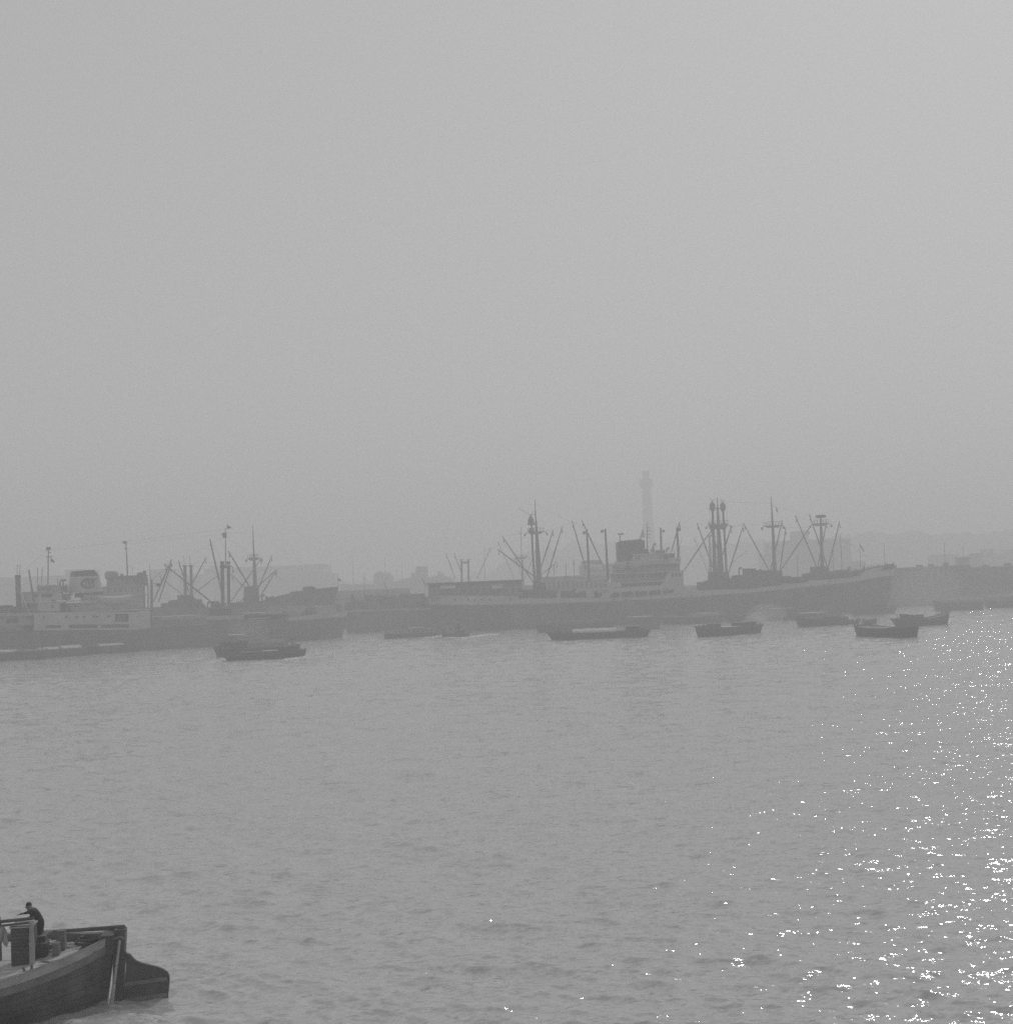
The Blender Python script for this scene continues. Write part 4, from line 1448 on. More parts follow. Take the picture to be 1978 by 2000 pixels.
    derrick(fr, ka, q1(1650, 668), q2(158, 872), q2(164, 556), 3, 0, -2.5, r=.13)
    m5 = mast(fr, root, [(*q2(896, 800), 9.5), (*q2(888, 640), 7.0), (*q2(882, 480), 5.5), (*q2(878, 440), 3.2), (*q2(868, 135), 1.0)], 'mast')
    crosstree(fr, m5, q2(828, 0)[0], q2(925, 0)[0], q2(0, 475)[1], 5.0, 3.0)
    bh = MB()
    fr.poly(bh, [q2(845, 950), q2(850, 770), q2(872, 768), q2(880, 790), q2(930, 782), q2(938, 950)], -4, 4)
    fr.poly(bh, [q2(760, 970), q2(790, 935), q2(845, 930), q2(845, 970)], -4, 4)
    bh.build('mast_house', 'dark', root)
    derrick(fr, m5, q2(960, 478), q2(645, 925), q2(890, 480), 4, 2)
    derrick(fr, m5, q2(1068, 452), q2(930, 785), q2(890, 480), -3, 0)
    derrick(fr, m5, q2(1122, 595), q2(700, 965), q2(890, 480), 4, 2)
    derrick(fr, m5, q2(1112, 602), q2(938, 890), q2(890, 480), -4, -2)
    derrick(fr, m5, q2(640, 642), q2(852, 852), q2(875, 480), -4, -2, r=.14)
    fc = MB()
    fr.poly(fc, [q2(1300, 880), q2(1310, 826), q2(1380, 818), q2(1430, 822), q2(1440, 775), q2(1490, 770), q2(1540, 795), q2(1590, 800), q2(1590, 850)], -2.5, 2.5)
    fc.build('forecastle_gear', 'dark', root)
    js = MB()
    fr.post(js, [(*q2(1752, 790), 1.0), (*q2(1750, 680), .6)])
    p = fr.L(*q2(1752, 690), 0)
    js.add([(p.x, 0, p.z), (p.x + .9, -.2, p.z - .2), (p.x + .8, -.2, p.z - .9), (p.x, 0, p.z - .7)], [(0, 1, 2, 3)])
    js.build('jackstaff', 'dark', root)
    deck_clutter(fr, root, q2(400, 0)[0], q2(840, 0)[0], q2(0, 985)[1], -4, 4, 6, 31, 1.8)
    deck_clutter(fr, root, q2(960, 0)[0], q2(1300, 0)[0], q2(0, 925)[1], -4, 4, 5, 32, 1.8)
    stays(fr, root, [(q2(870, 200), 0, q2(1750, 770), 0), (q2(870, 200), 0, q1(1306, 330), 0), (q2(882, 470), 0, q2(780, 960), T), (q2(882, 470), 0, q2(1000, 930), T), (q2(164, 556), -2.5, q2(540, 560), 0)])
ship_behind()

# ------------------------------------------------------------------ vessel lying astern of the big freighter
def ship_astern():
    z5 = zoom(640, 1050, 260 / 1911)
    fr = Frame((690, 1235), (880, 1227))
    root = fr.root('cargo_ship', 'low dark vessel with a pale stripe and open rails lying between the two freighters', 'cargo ship')
    B = 13.0
    T = -B / 2
    top = line(fr, [z5(240, 985), z5(330, 920), z5(480, 905), z5(1400, 858), z5(1800, 850)], T)
    x0, x1 = fr.L(*z5(235, 985), 0).x, fr.L(900, 1168, 0).x
    form = HullForm(x0, x1, B, 9.0, .6, 3.0, 0.14, 0.1)
    mid = line(fr, [z5(240, 1060), z5(500, 1046), z5(1480, 1020)], T)
    strip(form, lambda x: -1.2, lambda x: mid(x) - .3, 0, 36, 4).build('hull', 'hull', root, smooth=True)
    strip(form, lambda x: mid(x) - .3, lambda x: mid(x) + .2, .05, 36, 1).build('pale_strake', 'cream', root, smooth=True)
    strip(form, lambda x: mid(x) + .2, top, 0, 36, 2).build('topside', 'hull2', root, smooth=True)
    deck_sheet(form, lambda x: top(x) - .1, 30).build('deck', 'deck', root)
    rl = MB()
    railing(rl, [fr.L(*z5(480, 900), T + .3), fr.L(*z5(1400, 855), T + .3)], 1.1, 1.5, .035)
    rl.build('railing', 'white', root)
    cp = MB()
    fr.poly(cp, [z5(312, 905), z5(325, 855), z5(342, 795), z5(388, 860), z5(410, 905)], -1.5, 1.5)
    cp.build('stern_canopy', 'dark', root)
    h = MB()
    fr.box(h, *z5(1045, 808), *z5(1395, 862), -4, 4)
    h.build('deckhouse', 'dark', root)
    for tip, foot in (((808, 650), (878, 835)), ((1352, 580), (1412, 725))):
        m_ = MB()
        m_.tube([fr.L(*z5(*foot), 0), fr.L(*z5(*tip), -1)], [.16, .1], 6)
        m_.build('cargo_boom', 'buff', root)
    st = MB()
    fr.post(st, [(*z5(527, 890), 1.2), (*z5(524, 500), .6)])
    st.tube([fr.L(*z5(505, 582), 0), fr.L(*z5(548, 582), 0)], .05, 4)
    st.build('ensign_staff', 'buff', root)
    deck_clutter(fr, root, z5(560, 0)[0], z5(1040, 0)[0], z5(0, 885)[1], -4, 4, 6, 41, 1.3)
    panels(fr, root, 'port_door', [(*z5(880, 935), *z5(960, 1005)), (*z5(1285, 920), *z5(1400, 995))], T)
ship_astern()

# ------------------------------------------------------------------ liner far beyond the pier
def ship_far_liner():
    z5 = zoom(640, 1050, 260 / 1911)
    fr = Frame((665, 1198), (905, 1188.5))
    root = fr.root('passenger_ship', 'hazy far liner with block funnel and bridge house beyond the pier', 'ship')
    B = 18.0
    T = -B / 2
    top = line(fr, [z5(200, 670), z5(660, 670), z5(900, 668), z5(1900, 640)], T)
    form = HullForm(fr.L(664, 1150, 0).x, fr.L(905, 1140, 0).x, B, 12, 4, 4, .12, .15)
    strip(form, lambda x: -1, top, 0, 30, 3).build('hull', 'hull2', root, smooth=True)
    deck_sheet(form, lambda x: top(x) - .2, 24).build('deck', 'deck', root)
    for nm, pts, m_, t in (('bridge_house', [(655, 672), (660, 545), (690, 505), (850, 500), (870, 540), (900, 545), (905, 640), (905, 672)], 'brick', 7),
                           ('monkey_island', [(705, 503), (710, 485), (760, 485), (765, 503)], 'brick', 3),
                           ('funnel', [(1262, 600), (1262, 440), (1275, 415), (1415, 412), (1420, 600)], 'hull2', 4),
                           ('casing', [(930, 668), (950, 640), (1130, 582), (1225, 558), (1440, 566), (1480, 572), (1560, 545), (1700, 556), (1800, 590), (1800, 668)], 'brick', 6),
                           ('ventilator', [(1195, 570), (1195, 512), (1215, 500), (1242, 512), (1242, 570)], 'brick', 2),
                           ('docking_bridge', [(1580, 550), (1575, 490), (1612, 485), (1618, 515), (1660, 515), (1668, 552)], 'brick', 3)):
        mb = MB()
        fr.poly(mb, [z5(*p) for p in pts], -t, t)
        mb.build(nm, m_, root)
    for pts in ([(368, 672, 1.9), (358, 400, 1.4), (350, 225, .7)], [(216, 672, 1.3), (222, 455, .8)], [(820, 500, 1.3), (815, 280, .8)], [(996, 640, 1.3), (994, 455, 1.0)], [(1062, 620, 1.3), (1060, 455, 1.0)]):
        mast(fr, root, [(*z5(a, b), c) for a, b, c in pts])
ship_far_liner()

# ------------------------------------------------------------------ freighters on the far side of the pier
def ship_far_aft():
    fr = Frame((850, 1209), (1218, 1194))
    root = fr.root('cargo_ship', 'hazy freighter beyond the pier, its twin posts showing over the poop house', 'cargo ship')
    B = 16
    T = -B / 2
    top = line(fr, [(850, 1150), (1218, 1136)], T)
    form = HullForm(fr.L(848, 1160, 0).x, fr.L(1222, 1140, 0).x, B, 10, 4, 5, .1, .2)
    strip(form, lambda x: -1, top, 0, 30, 3).build('hull', 'hull2', root, smooth=True)
    deck_sheet(form, lambda x: top(x) - .5, 24).build('deck', 'deck', root)
    ka = mast(fr, root, [(*q4(435, 1040), 4.6), (*q4(430, 770), 4.2), (*q4(429, 768), 5.4), (*q4(429, 755), 5.4)], 'kingpost')
    kb = mast(fr, root, [(*q4(507, 1040), 4.6), (*q4(501, 770), 4.2), (*q4(500, 768), 5.4), (*q4(500, 755), 5.4)], 'kingpost')
    c = MB()
    c.tube([fr.L(*q4(430, 790), 0), fr.L(*q4(501, 790), 0)], .4, 6)
    c.tube([fr.L(*q4(460, 790), 0), fr.L(*q4(458, 735), 0)], .08, 5)
    c.build('cross_beam', 'buff', ka)
    derrick(fr, ka, q4(270, 698), q4(368, 960), q4(430, 770), -2, 0)
    derrick(fr, ka, q4(354, 692), q4(432, 905), q4(430, 770), -2, 0)
    derrick(fr, kb, q4(736, 628), q4(590, 965), q4(501, 770), -2, 0)
    m_ = mast(fr, root, [(*q4(1070, 1060), 5.4), (*q4(1058, 760), 3.6), (*q4(1052, 690), 1.6), (*q4(1046, 412), .9)])
    crosstree(fr, m_, q4(1008, 0)[0], q4(1112, 0)[0], q4(0, 732)[1], 4.0, 2.6)
    fl = MB()
    p = fr.L(*q4(1022, 455), 0)
    fl.add([(p.x, 0, p.z), (p.x + .8, -.1, p.z - 1.3), (p.x + .9, -.1, p.z - 1.6), (p.x + .1, 0, p.z - 1.1)], [(0, 1, 2, 3)])
    fl.build('flag', 'canvas', m_)
    derrick(fr, m_, q4(806, 568), q4(980, 962), q4(1052, 740), -2, 0, r=.13)
    derrick(fr, m_, q4(995, 745), q4(1052, 930), q4(1052, 740), -2, 0, r=.13)
    derrick(fr, m_, q4(1200, 665), q4(1085, 960), q4(1058, 740), 2, 0, r=.13)
    h = MB()
    fr.box(h, *q9(125, 545), *q9(640, 780), T + 1, -T - 1)
    ho = h.build('bridge_house', 'cream', root)
    h = MB()
    fr.poly(h, [q9(140, 540), q9(145, 505), q9(200, 492), q9(400, 490), q9(435, 515), q9(440, 540)], T + 2, -T - 2)
    h.build('wheelhouse', 'dark', root)
    panels(fr, ho, 'window', [(*q9(x, 620), *q9(x + 30, 660)) for x in (160, 230, 300, 370, 440, 520, 580)], T + 1)
    lifeboat(fr, root, q9(240, 0)[0], q9(480, 0)[0], q9(0, 585)[1], T + .5)
    tp = MB()
    fr.post(tp, [(*q4(672, 1000), 1.0), (*q4(668, 640), .6)])
    tp.build('topmast', 'buff', root)
ship_far_aft()

def ship_far_fore():
    fr = Frame((1300, 1190), (1500, 1182))
    root = fr.root('coaster', 'hazy coaster behind the triple mast with one post and slanting booms', 'ship')
    top = line(fr, [(1295, 1146), (1505, 1138)], -5)
    form = HullForm(fr.L(1295, 1150, 0).x, fr.L(1505, 1140, 0).x, 11, 8, 2, 4, .12, .25)
    strip(form, lambda x: -1, top, 0, 24, 3).build('hull', 'hull2', root, smooth=True)
    deck_sheet(form, lambda x: top(x) - .4, 20).build('deck', 'deck', root)
    k = mast(fr, root, [(*q5(1532, 1250), 5.0), (*q5(1522, 900), 4.6), (*q5(1510, 770), 3.6)], 'kingpost')
    derrick(fr, k, q5(1355, 793), q5(1512, 1195), q5(1510, 780), -1, 0, r=.14)
    derrick(fr, k, q6(736, 663), q6(585, 795), q5(1510, 780), -1, 0, r=.14)
    k2 = mast(fr, root, [(*q6(330, 1010), 2.2), (*q6(345, 760), 1.8), (*q6(342, 540), 1.2)], 'mast')
    mast(fr, root, [(*q5(1195, 1150), 1.6), (*q5(1205, 900), 1.4), (*q5(1235, 778), .8)], 'cargo_boom')
ship_far_fore()

# thin poles standing on the pier
for px, yt, yb, lab in ((q6(1270, 0)[0], q6(0, 700)[1], 1152, 'thin hazy pole on the pier just right of the bare forward mast'),
                        (q6(1640, 0)[0], q6(0, 660)[1], 1140, 'thin hazy pole behind the freighter foredeck below the rightmost boom'),
                        (q7(145, 0)[0], q7(0, 480)[1], 1135, 'tall thin pole behind the freighter forecastle'),
                        (q4(1605, 0)[0], q4(0, 750)[1], 1152, 'thin pole in front of the pale pier house left of the kingposts'),
                        (q4(1522, 0)[0], q4(0, 790)[1], 1154, 'thin pole over the middle of the pale pier house'),
                        (q4(1400, 0)[0], q4(0, 800)[1], 1158, 'thin pole over the left end of the pale pier house'),
                        (q7(1212, 0)[0], q7(0, 575)[1], 1112, 'thin pole with a wide foot above the right pier shed'),
                        (q7(1402, 0)[0], q7(0, 615)[1], 1108, 'thin pole just left of the dark square block')):
    Y = PY0 + 4 if px < 1700 else 560.0
    p, q = at(px, yb, Y), at(px - 1, yt, Y)
    o = MB().tube([(0, 0, 3.0 if px < 1700 else 2.4), (0, 0, q.z - .8), (q.x - p.x, 0, q.z)], [.16, .1, .07], 6)
    o.box(-.5, .5, -.04, .04, q.z - 1.6, q.z - 1.5)
    o.box(-.3, .3, -.3, .3, 3.001 if px < 1700 else -1, 3.4)
    ob = o.build('pole', 'wire')
    ob.location = (p.x, Y, 0)
    tag(ob, lab, 'pole')
struct(MB().box(along(1640, 540), along(2500, 540), PY1 + .01, 829.9, -1.5, 2.38).build('quay', 'quay'))

# ------------------------------------------------------------------ small harbour craft
def craft(name, label, pl, pr, zl, zm, zr, beam=4.6, rl=1.0, rr=1.0, bl=.35, br=.35, m='wood', group=None, cat='barge', rim='wood2', load=None, cabin=None, boxes=(), posts=(), post_h=1.0, draught=.8):
    """wooden harbour craft; l/r are its ends in the photograph, z the height of its rail"""
    fr = Frame(pl, pr)
    root = fr.root(name, label, cat, group)
    L = fr.len
    def zt(u):
        return zm + (zl - zm) * max(0, 1 - u / .45) ** 2 + (zr - zm) * max(0, 1 - (1 - u) / .45) ** 2
    def half(u, f):
        h = 1.0
        if u < .28:
            k = (.28 - u) / .28
            h = bl + (1 - bl) * math.sqrt(max(0, 1 - k * k))
        if u > .72:
            k = (u - .72) / .28
            h = br + (1 - br) * math.sqrt(max(0, 1 - k * k))
        return beam / 2 * h * (.82 + .18 * f)
    def X(u, f):
        a, b = -rl * f, L + rr * f
        return a + (b - a) * u
    nu = 18
    def ring(z0, z1, off, nv):
        mb = MB()
        N, Fa = [], []
        for v in range(nv + 1):
            rn, rf = [], []
            for i in range(nu + 1):
                u = i / nu
                z = z0(u) + (z1(u) - z0(u)) * v / nv
                f = max(0, z / zt(u))
                rn.append((X(u, f) + (off if u == 1 else -off if u == 0 else 0), -half(u, f) - off, z))
                rf.append((X(u, f) + (off if u == 1 else -off if u == 0 else 0), half(u, f) + off, z))
            N.append(rn)
            Fa.append(rf)
        mb.grid(N)
        mb.grid([list(reversed(r)) for r in Fa])
        mb.grid([[Fa[v][0], N[v][0]] for v in range(nv + 1)])
        mb.grid([[N[v][-1], Fa[v][-1]] for v in range(nv + 1)])
        return mb
    ring(lambda u: -draught, lambda u: zt(u) - .16, 0, 4).build('hull', m, root, smooth=False)
    ring(lambda u: zt(u) - .16, zt, .06, 1).build('gunwale', rim, root)
    d = []
    for s in (-1, 1):
        d.append([(X(i / nu, .85), s * (half(i / nu, .85)), zt(i / nu) - .25) for i in range(nu + 1)])
    MB().grid(d).build('deck', 'wood2', root)
    if load:
        for (u0, u1, z0, z1, kind, mm) in load:
            x0, x1 = u0 * L, u1 * L
            hb_ = beam * .40
            mb = MB()
            if kind == 'ridge':       # canvas over a ridge pole
                n = 9
                rows = []
                for i in range(n + 1):
                    x = x0 + (x1 - x0) * i / n
                    sag = .05 * math.sin(i * 2.3) + .03 * math.sin(i * 5.1)
                    rows.append([(x, -hb_, z0), (x, -hb_ * .75, z0 + (z1 - z0) * .55 + sag), (x, 0, z1 + sag), (x, hb_ * .75, z0 + (z1 - z0) * .55), (x, hb_, z0)])
                mb.grid(rows)
                mb.add([rows[0][k] for k in range(5)], [(0, 1, 2, 3, 4)])
                mb.add([rows[-1][k] for k in range(5)], [(4, 3, 2, 1, 0)])
                mb.build('cargo_cover', mm, root)
            elif kind == 'sheet':     # flat pale awning on stanchions
                mb.box(x0, x1, -hb_, hb_, z1 - .1, z1)
                a = mb.build('awning', mm, root)
                sp_ = MB()
                for k in range(5):
                    x = x0 + .15 + (x1 - x0 - .3) * k / 4
                    for yy in (-hb_ + .1, hb_ - .1):
                        sp_.tube([(x, yy, z0 - .3), (x, yy, z1 - .1)], .05, 5)
                sp_.build('stanchion', 'wood2', a)
            else:                     # stacked cargo
                r = random.Random(int(abs(x0) * 97 + z1 * 13))
                x = x0
                while x < x1 - .4:
                    w_ = r.uniform(.8, 1.6)
                    h_ = r.uniform(.6, 1.0) * (z1 - z0)
                    b_ = MB().box(x, min(x + w_, x1), -hb_ * r.uniform(.6, .95), hb_ * .9, z0 - .3, z0 + h_)
                    b_.build('cargo_crate', mm, root)
                    x += w_ + .06
    if cabin:
        for (u0, u1, z0, z1, mm) in cabin:
            x0, x1 = u0 * L, u1 * L
            hb_ = beam * .30
            c = MB().box(x0, x1, -hb_, hb_, z0 - .3, z1).build('cabin', mm, root)
            MB().box(x0 - .2, x1 + .2, -hb_ - .2, hb_ + .2, z1 + .003, z1 + .1).build('cabin_roof', 'wood2', c)
            n = max(1, int((x1 - x0) / 1.1))
            for k in range(n):
                x = x0 + (x1 - x0) * (k + .5) / n
                MB().box(x - .26, x + .26, -hb_ - .03, -hb_ + .1, z0 + (z1 - z0) * .45, z1 - .22).build('window', 'win', c)
    for (u, hgt) in posts:
        x = u * L
        z = zt(u)
        MB().tube([(x, 0, z - .3), (x, 0, z + hgt)], [.1, .07] if hgt > 1 else [.14, .13], 6).build('post', 'wood2', root)
    # bitts and a rudder-like stern timber
    bt = MB()
    for u in (.05, .95):
        for yy in (-.5, .5):
            bt.box(u * L - .1, u * L + .1, yy * beam * bl - .1, yy * beam * bl + .1, zt(u) - .3, zt(u) + .38)
    bt.build('bitt', 'wood2', root)
    return root, fr

z40 = zoom(1040, 1180, 260 / 1911)
z34 = zoom(1340, 1150)
z66 = zoom(1660, 1160, 318 / 1911)
z04 = zoom(400, 1190, 240 / 1911)
z73 = zoom(730, 1200, 250 / 1911)
z00 = zoom(0, 1180, 330 / 1911)

craft('cargo_lighter', 'long dark lighter with raked bow and pale hatch cover before the big freighter', z40(285, 518), z40(1640, 468), 2.0, 1.45, 1.6, 5.2, 1.5, 1.0, .2, .4,
      load=[(.22, .68, 1.3, 2.2, 'ridge', 'canvas')], cabin=[(.78, .93, 1.4, 2.3, 'wood')], posts=[(.04, .6), (.98, .6)])
craft('cargo_lighter', 'hazy lighter alongside the freighter behind the long lighter with pale rail', (1052, 1236), (1196, 1229), 2.2, 1.9, 2.2, 5.0, .8, .6,
      load=[(.15, .85, 1.7, 2.6, 'cargo', 'wood2')], posts=[(.2, 1.6), (.3, 1.4)])
craft('cargo_lighter', 'short lighter with pale side and awning alongside right of the long lighter', (1226, 1231), (1286, 1228), 2.0, 1.7, 2.0, 4.8, .5, .6, m='wood2',
      load=[(.05, .8, 1.6, 3.2, 'sheet', 'canvas')])
craft('cargo_lighter', 'hazy lighter alongside the freighter under its bridge with a thin pale rail', (1298, 1220), (1408, 1216.5), 2.4, 2.0, 2.3, 5.0, .6, .6,
      load=[(.45, .98, 1.9, 2.9, 'ridge', 'wood2')], rim='cream')
craft('cargo_lighter', 'lighter alongside the freighter with thin exhaust smoke over it', (1425, 1215), (1552, 1211), 2.2, 1.9, 2.4, 5.0, .6, .8,
      load=[(.62, .99, 1.9, 3.2, 'sheet', 'cream'), (.1, .5, 1.7, 2.2, 'cargo', 'wood')])
craft('cargo_lighter', 'laden dark lighter with blunt stern moving left below the triple mast', z34(155, 500), z34(748, 455), 2.2, 1.7, 1.9, 4.8, .6, .9, .5, .3,
      load=[(.12, .24, 1.8, 2.5, 'cargo', 'wood'), (.3, .6, 1.4, 1.75, 'sheet', 'canvas')], cabin=[(.62, .88, 1.6, 2.35, 'wood')], posts=[(.9, .7)])
craft('cargo_lighter', 'dark lighter with pale striped covers lying under the freighter foremast', z34(1175, 395), z34(1650, 372), 2.2, 1.7, 1.8, 4.8, .9, .5, .35, .4,
      load=[(.02, .55, 1.9, 3.1, 'sheet', 'canvas'), (.6, .85, 1.5, 2.2, 'cargo', 'wood')])
craft('cargo_lighter', 'hazy lighter under the freighter bow with a long pale cover', (1606, 1203), (1746, 1198), 1.9, 1.7, 1.9, 5.0, .6, .9,
      load=[(.02, .46, 1.8, 3.1, 'sheet', 'canvas'), (.62, .9, 1.8, 3.0, 'sheet', 'canvas')])
craft('rowing_boat', 'small dark boat just right of the striped lighter', (1650, 1220), (1676, 1218.5), 1.0, .75, 1.0, 2.0, .4, .6, .3, .12, cat='boat',
      load=[(.15, .6, .7, 1.3, 'cargo', 'wood')])
craft('cargo_lighter', 'dark lighter seen end on at right, bow and stern posts pale', z66(145, 488), z66(720, 512), 2.0, 1.6, 2.0, 5.2, .3, .4, .55, .5,
      load=[(.35, .7, 1.5, 1.75, 'ridge', 'wood')], posts=[(.0, .5), (1.0, .5)])
craft('small_barge', 'small dark barge with cargo peeping over the end-on lighter', (1687, 1219.5), (1710, 1218.5), 1.0, .9, 1.0, 2.6, .3, .3, cat='boat',
      load=[(.1, .9, .7, 1.25, 'cargo', 'wood')])
craft('cargo_lighter', 'dark lighter with high pointed bow to the right, heaped cargo amidships', z66(545, 382), z66(1138, 356), 1.7, 1.55, 2.75, 4.8, 1.0, .7, .4, .12,
      load=[(.12, .5, 1.5, 2.6, 'cargo', 'wood')], posts=[(.02, .7)])
craft('cargo_lighter', 'hazy lighter at right with squared left end lying off the pier', (1825, 1193.5), (1920, 1190.5), 3.0, 2.2, 2.2, 5.4, .3, .3, .6, .5,
      load=[(.25, .98, 2.0, 3.6, 'ridge', 'wood2')])
craft('cargo_lighter', 'hazy lighter at the right edge with pale sloping cover', (1926, 1188), (2040, 1184), 2.2, 2.0, 2.2, 5.4, .3, .5, .6, .4,
      load=[(.02, .95, 2.0, 4.0, 'ridge', 'wood2')])
craft('motor_launch', 'dark motor launch with pale canopy running right, foam at its bow', z04(345, 800), z04(1545, 742), .75, .95, 1.55, 3.4, .5, .5, .5, .10, cat='launch',
      load=[(.45, .66, .9, 1.55, 'sheet', 'canvas')], cabin=[(.68, .86, .9, 2.1, 'wood'), (.2, .42, .8, 1.35, 'wood')], posts=[(.85, 2.4), (.9, 1.6)])
craft('cargo_lighter', 'big laden dark lighter beside the launch with a long pale ridge cover', z04(210, 735), z04(1440, 690), 2.0, 1.6, 1.9, 5.4, .8, .6, .35, .3,
      load=[(.4, .86, 1.6, 3.2, 'ridge', 'wood2'), (.05, .38, 1.6, 3.3, 'cargo', 'wood')], posts=[(.93, 1.6)])
craft('cargo_lighter', 'hazy lighter close to the grey hull above the launch, small pale roofs aboard', (448, 1272), (560, 1266), 2.2, 2.0, 2.2, 5.0, .5, .5,
      load=[(.0, .28, 2.0, 3.6, 'sheet', 'canvas'), (.45, .95, 1.9, 3.0, 'cargo', 'wood2')])
craft('passenger_launch', 'long low launch with windowed cabin and pale roof lying left of the tug', z73(165, 365), z73(985, 325), 1.3, 1.1, 1.2, 3.2, .1, .5, .6, .1, cat='launch',
      load=[(.43, .70, 1.0, 2.45, 'sheet', 'canvas')], cabin=[(.15, .88, 1.0, 1.9, 'cream')])
tg, tfr = craft('tugboat', 'small dark tug with pale wheelhouse and white wake in front of the freighter stern', z73(1030, 352), z73(1420, 335), 1.5, 1.1, 1.1, 3.4, .4, .3, .12, .4, cat='tug',
      cabin=[(.15, .45, 1.1, 2.6, 'cream'), (.55, .85, 1.0, 1.7, 'wood')], posts=[(.5, 3.2)])
MB().lathe((tfr.len * .62, 0, 1.7), [(.4, 0), (.38, 1.5), (.45, 1.55), (.45, 1.7)], 10).build('funnel', 'dark', tg)
craft('cargo_lighter', 'dark lighter at the left edge alongside the grey hull with pale cargo', (-70, 1293), (96, 1287), 2.2, 1.9, 2.0, 5.6, .5, .6,
      load=[(.3, .62, 1.8, 2.35, 'ridge', 'canvas'), (.66, .95, 1.7, 2.2, 'cargo', 'cream')])
craft('cargo_lighter', 'dark lighter alongside the grey hull below the bridge with pale canvas cover', (74, 1286), (168, 1280), 2.1, 1.9, 2.1, 5.2, .5, .5,
      load=[(.02, .38, 1.8, 2.35, 'ridge', 'canvas'), (.46, .85, 1.8, 2.5, 'ridge', 'canvas')], posts=[(.92, 2.6), (.99, 1.8)])
craft('cargo_lighter', 'dark lighter alongside the grey hull under the funnel with thin pale cover', (172, 1279), (262, 1273), 2.1, 1.9, 2.1, 5.2, .5, .5,
      load=[(.18, .68, 1.9, 2.35, 'ridge', 'canvas')], posts=[(.0, 2.6), (.8, 1.8)])

# ------------------------------------------------------------------ foam at bows and in wakes
def wake(name, label, pts, width, seed, z=.12):
    r = random.Random(seed)
    mb = MB()
    P = [ground(x, y, z) for x, y in pts]
    n = 26
    for i in range(n):
        k = i / (n - 1) * (len(P) - 1)
        j = min(int(k), len(P) - 2)
        c = P[j].lerp(P[j + 1], k - j)
        for _ in range(2):
            w_ = width * r.uniform(.3, 1.0)
            l_ = r.uniform(.3, 1.0)
            cx, cy_ = c.x + r.uniform(-.4, .4), c.y + r.uniform(-width, width)
            h = r.uniform(.04, .22)
            m_ = 7
            base = [(cx + l_ * math.cos(2 * math.pi * q / m_) * r.uniform(.7, 1.2), cy_ + w_ * math.sin(2 * math.pi * q / m_) * r.uniform(.7, 1.2), z - .1) for q in range(m_)]
            mb.add(base + [(cx, cy_, z + h)], [(q, (q + 1) % m_, m_) for q in range(m_)])
    o = mb.build(name, 'foam', kind='stuff')
    o['label'] = label
    return o

wake('bow_foam', 'white foam along the side of the motor launch', [z04(1230, 800), z04(1300, 772), z04(1400, 762), z04(1590, 735)], .5, 1)
wake('stern_foam', 'pale wake trailing behind the motor launch', [z04(310, 775), z04(200, 800), z04(0, 830)], .35, 2)
wake('tug_foam', 'white foam beside the tug', [z73(1090, 352), z73(1160, 345), z73(1280, 350), z73(1420, 342)], .4, 3)
wake('tug_wake', 'broken white wake streaming right of the tug', [z73(1460, 335), z73(1560, 322), z73(1680, 300), z73(1815, 298)], .9, 4)
wake('launch_foam', 'small foam under the cabin launch', [z73(790, 345), z73(850, 342), z73(990, 318)], .3, 5)

# thin engine smoke over the lighters
def smoke(px, py, Y, r, seed, dens, label):
    rr = random.Random(seed)
    mb = MB()
    c = at(px, py, Y)
    mb.lathe((0, 0, 0), [(.1 * r, -r), (.6 * r, -.75 * r), (.95 * r, -.2 * r), (1.0 * r, .2 * r), (.7 * r, .7 * r), (.2 * r, r)], 12, 1.7, 1.0)
    mb.v = [(x * rr.uniform(.85, 1.15), y * rr.uniform(.85, 1.15), z * rr.uniform(.85, 1.15)) for x, y, z in mb.v]
    sm = bpy.data.materials.new('smoke')
    sm.use_nodes = True
    n = sm.node_tree
    n.nodes.clear()
    o_ = n.nodes.new('ShaderNodeOutputMaterial')
    v_ = n.nodes.new('ShaderNodeVolumePrincipled')
    v_.inputs['Color'].default_value = (.9, .9, .9, 1)
    v_.inputs['Density'].default_value = dens
    n.links.new(v_.outputs[0], o_.inputs['Volume'])
    o = mb.build('smoke_puff', sm, kind='stuff')
    o.location = c
    o['label'] = label
smoke(1476, 1211, 300, 1.6, 1, .16, 'pale exhaust puff over the laden lighter')
smoke(1500, 1200, 345, 3.0, 2, .05, 'thin smoke in front of the freighter side')
smoke(1653, 1207, 330, 1.1, 3, .25, 'white puff beside the small dark boat')
smoke(1810, 1150, 420, 7.0, 4, .011, 'thin smoke bank before the right pier')
smoke(488, 1232, 300, 2.6, 5, .025, 'thin smoke over the laden lighter beside the launch')

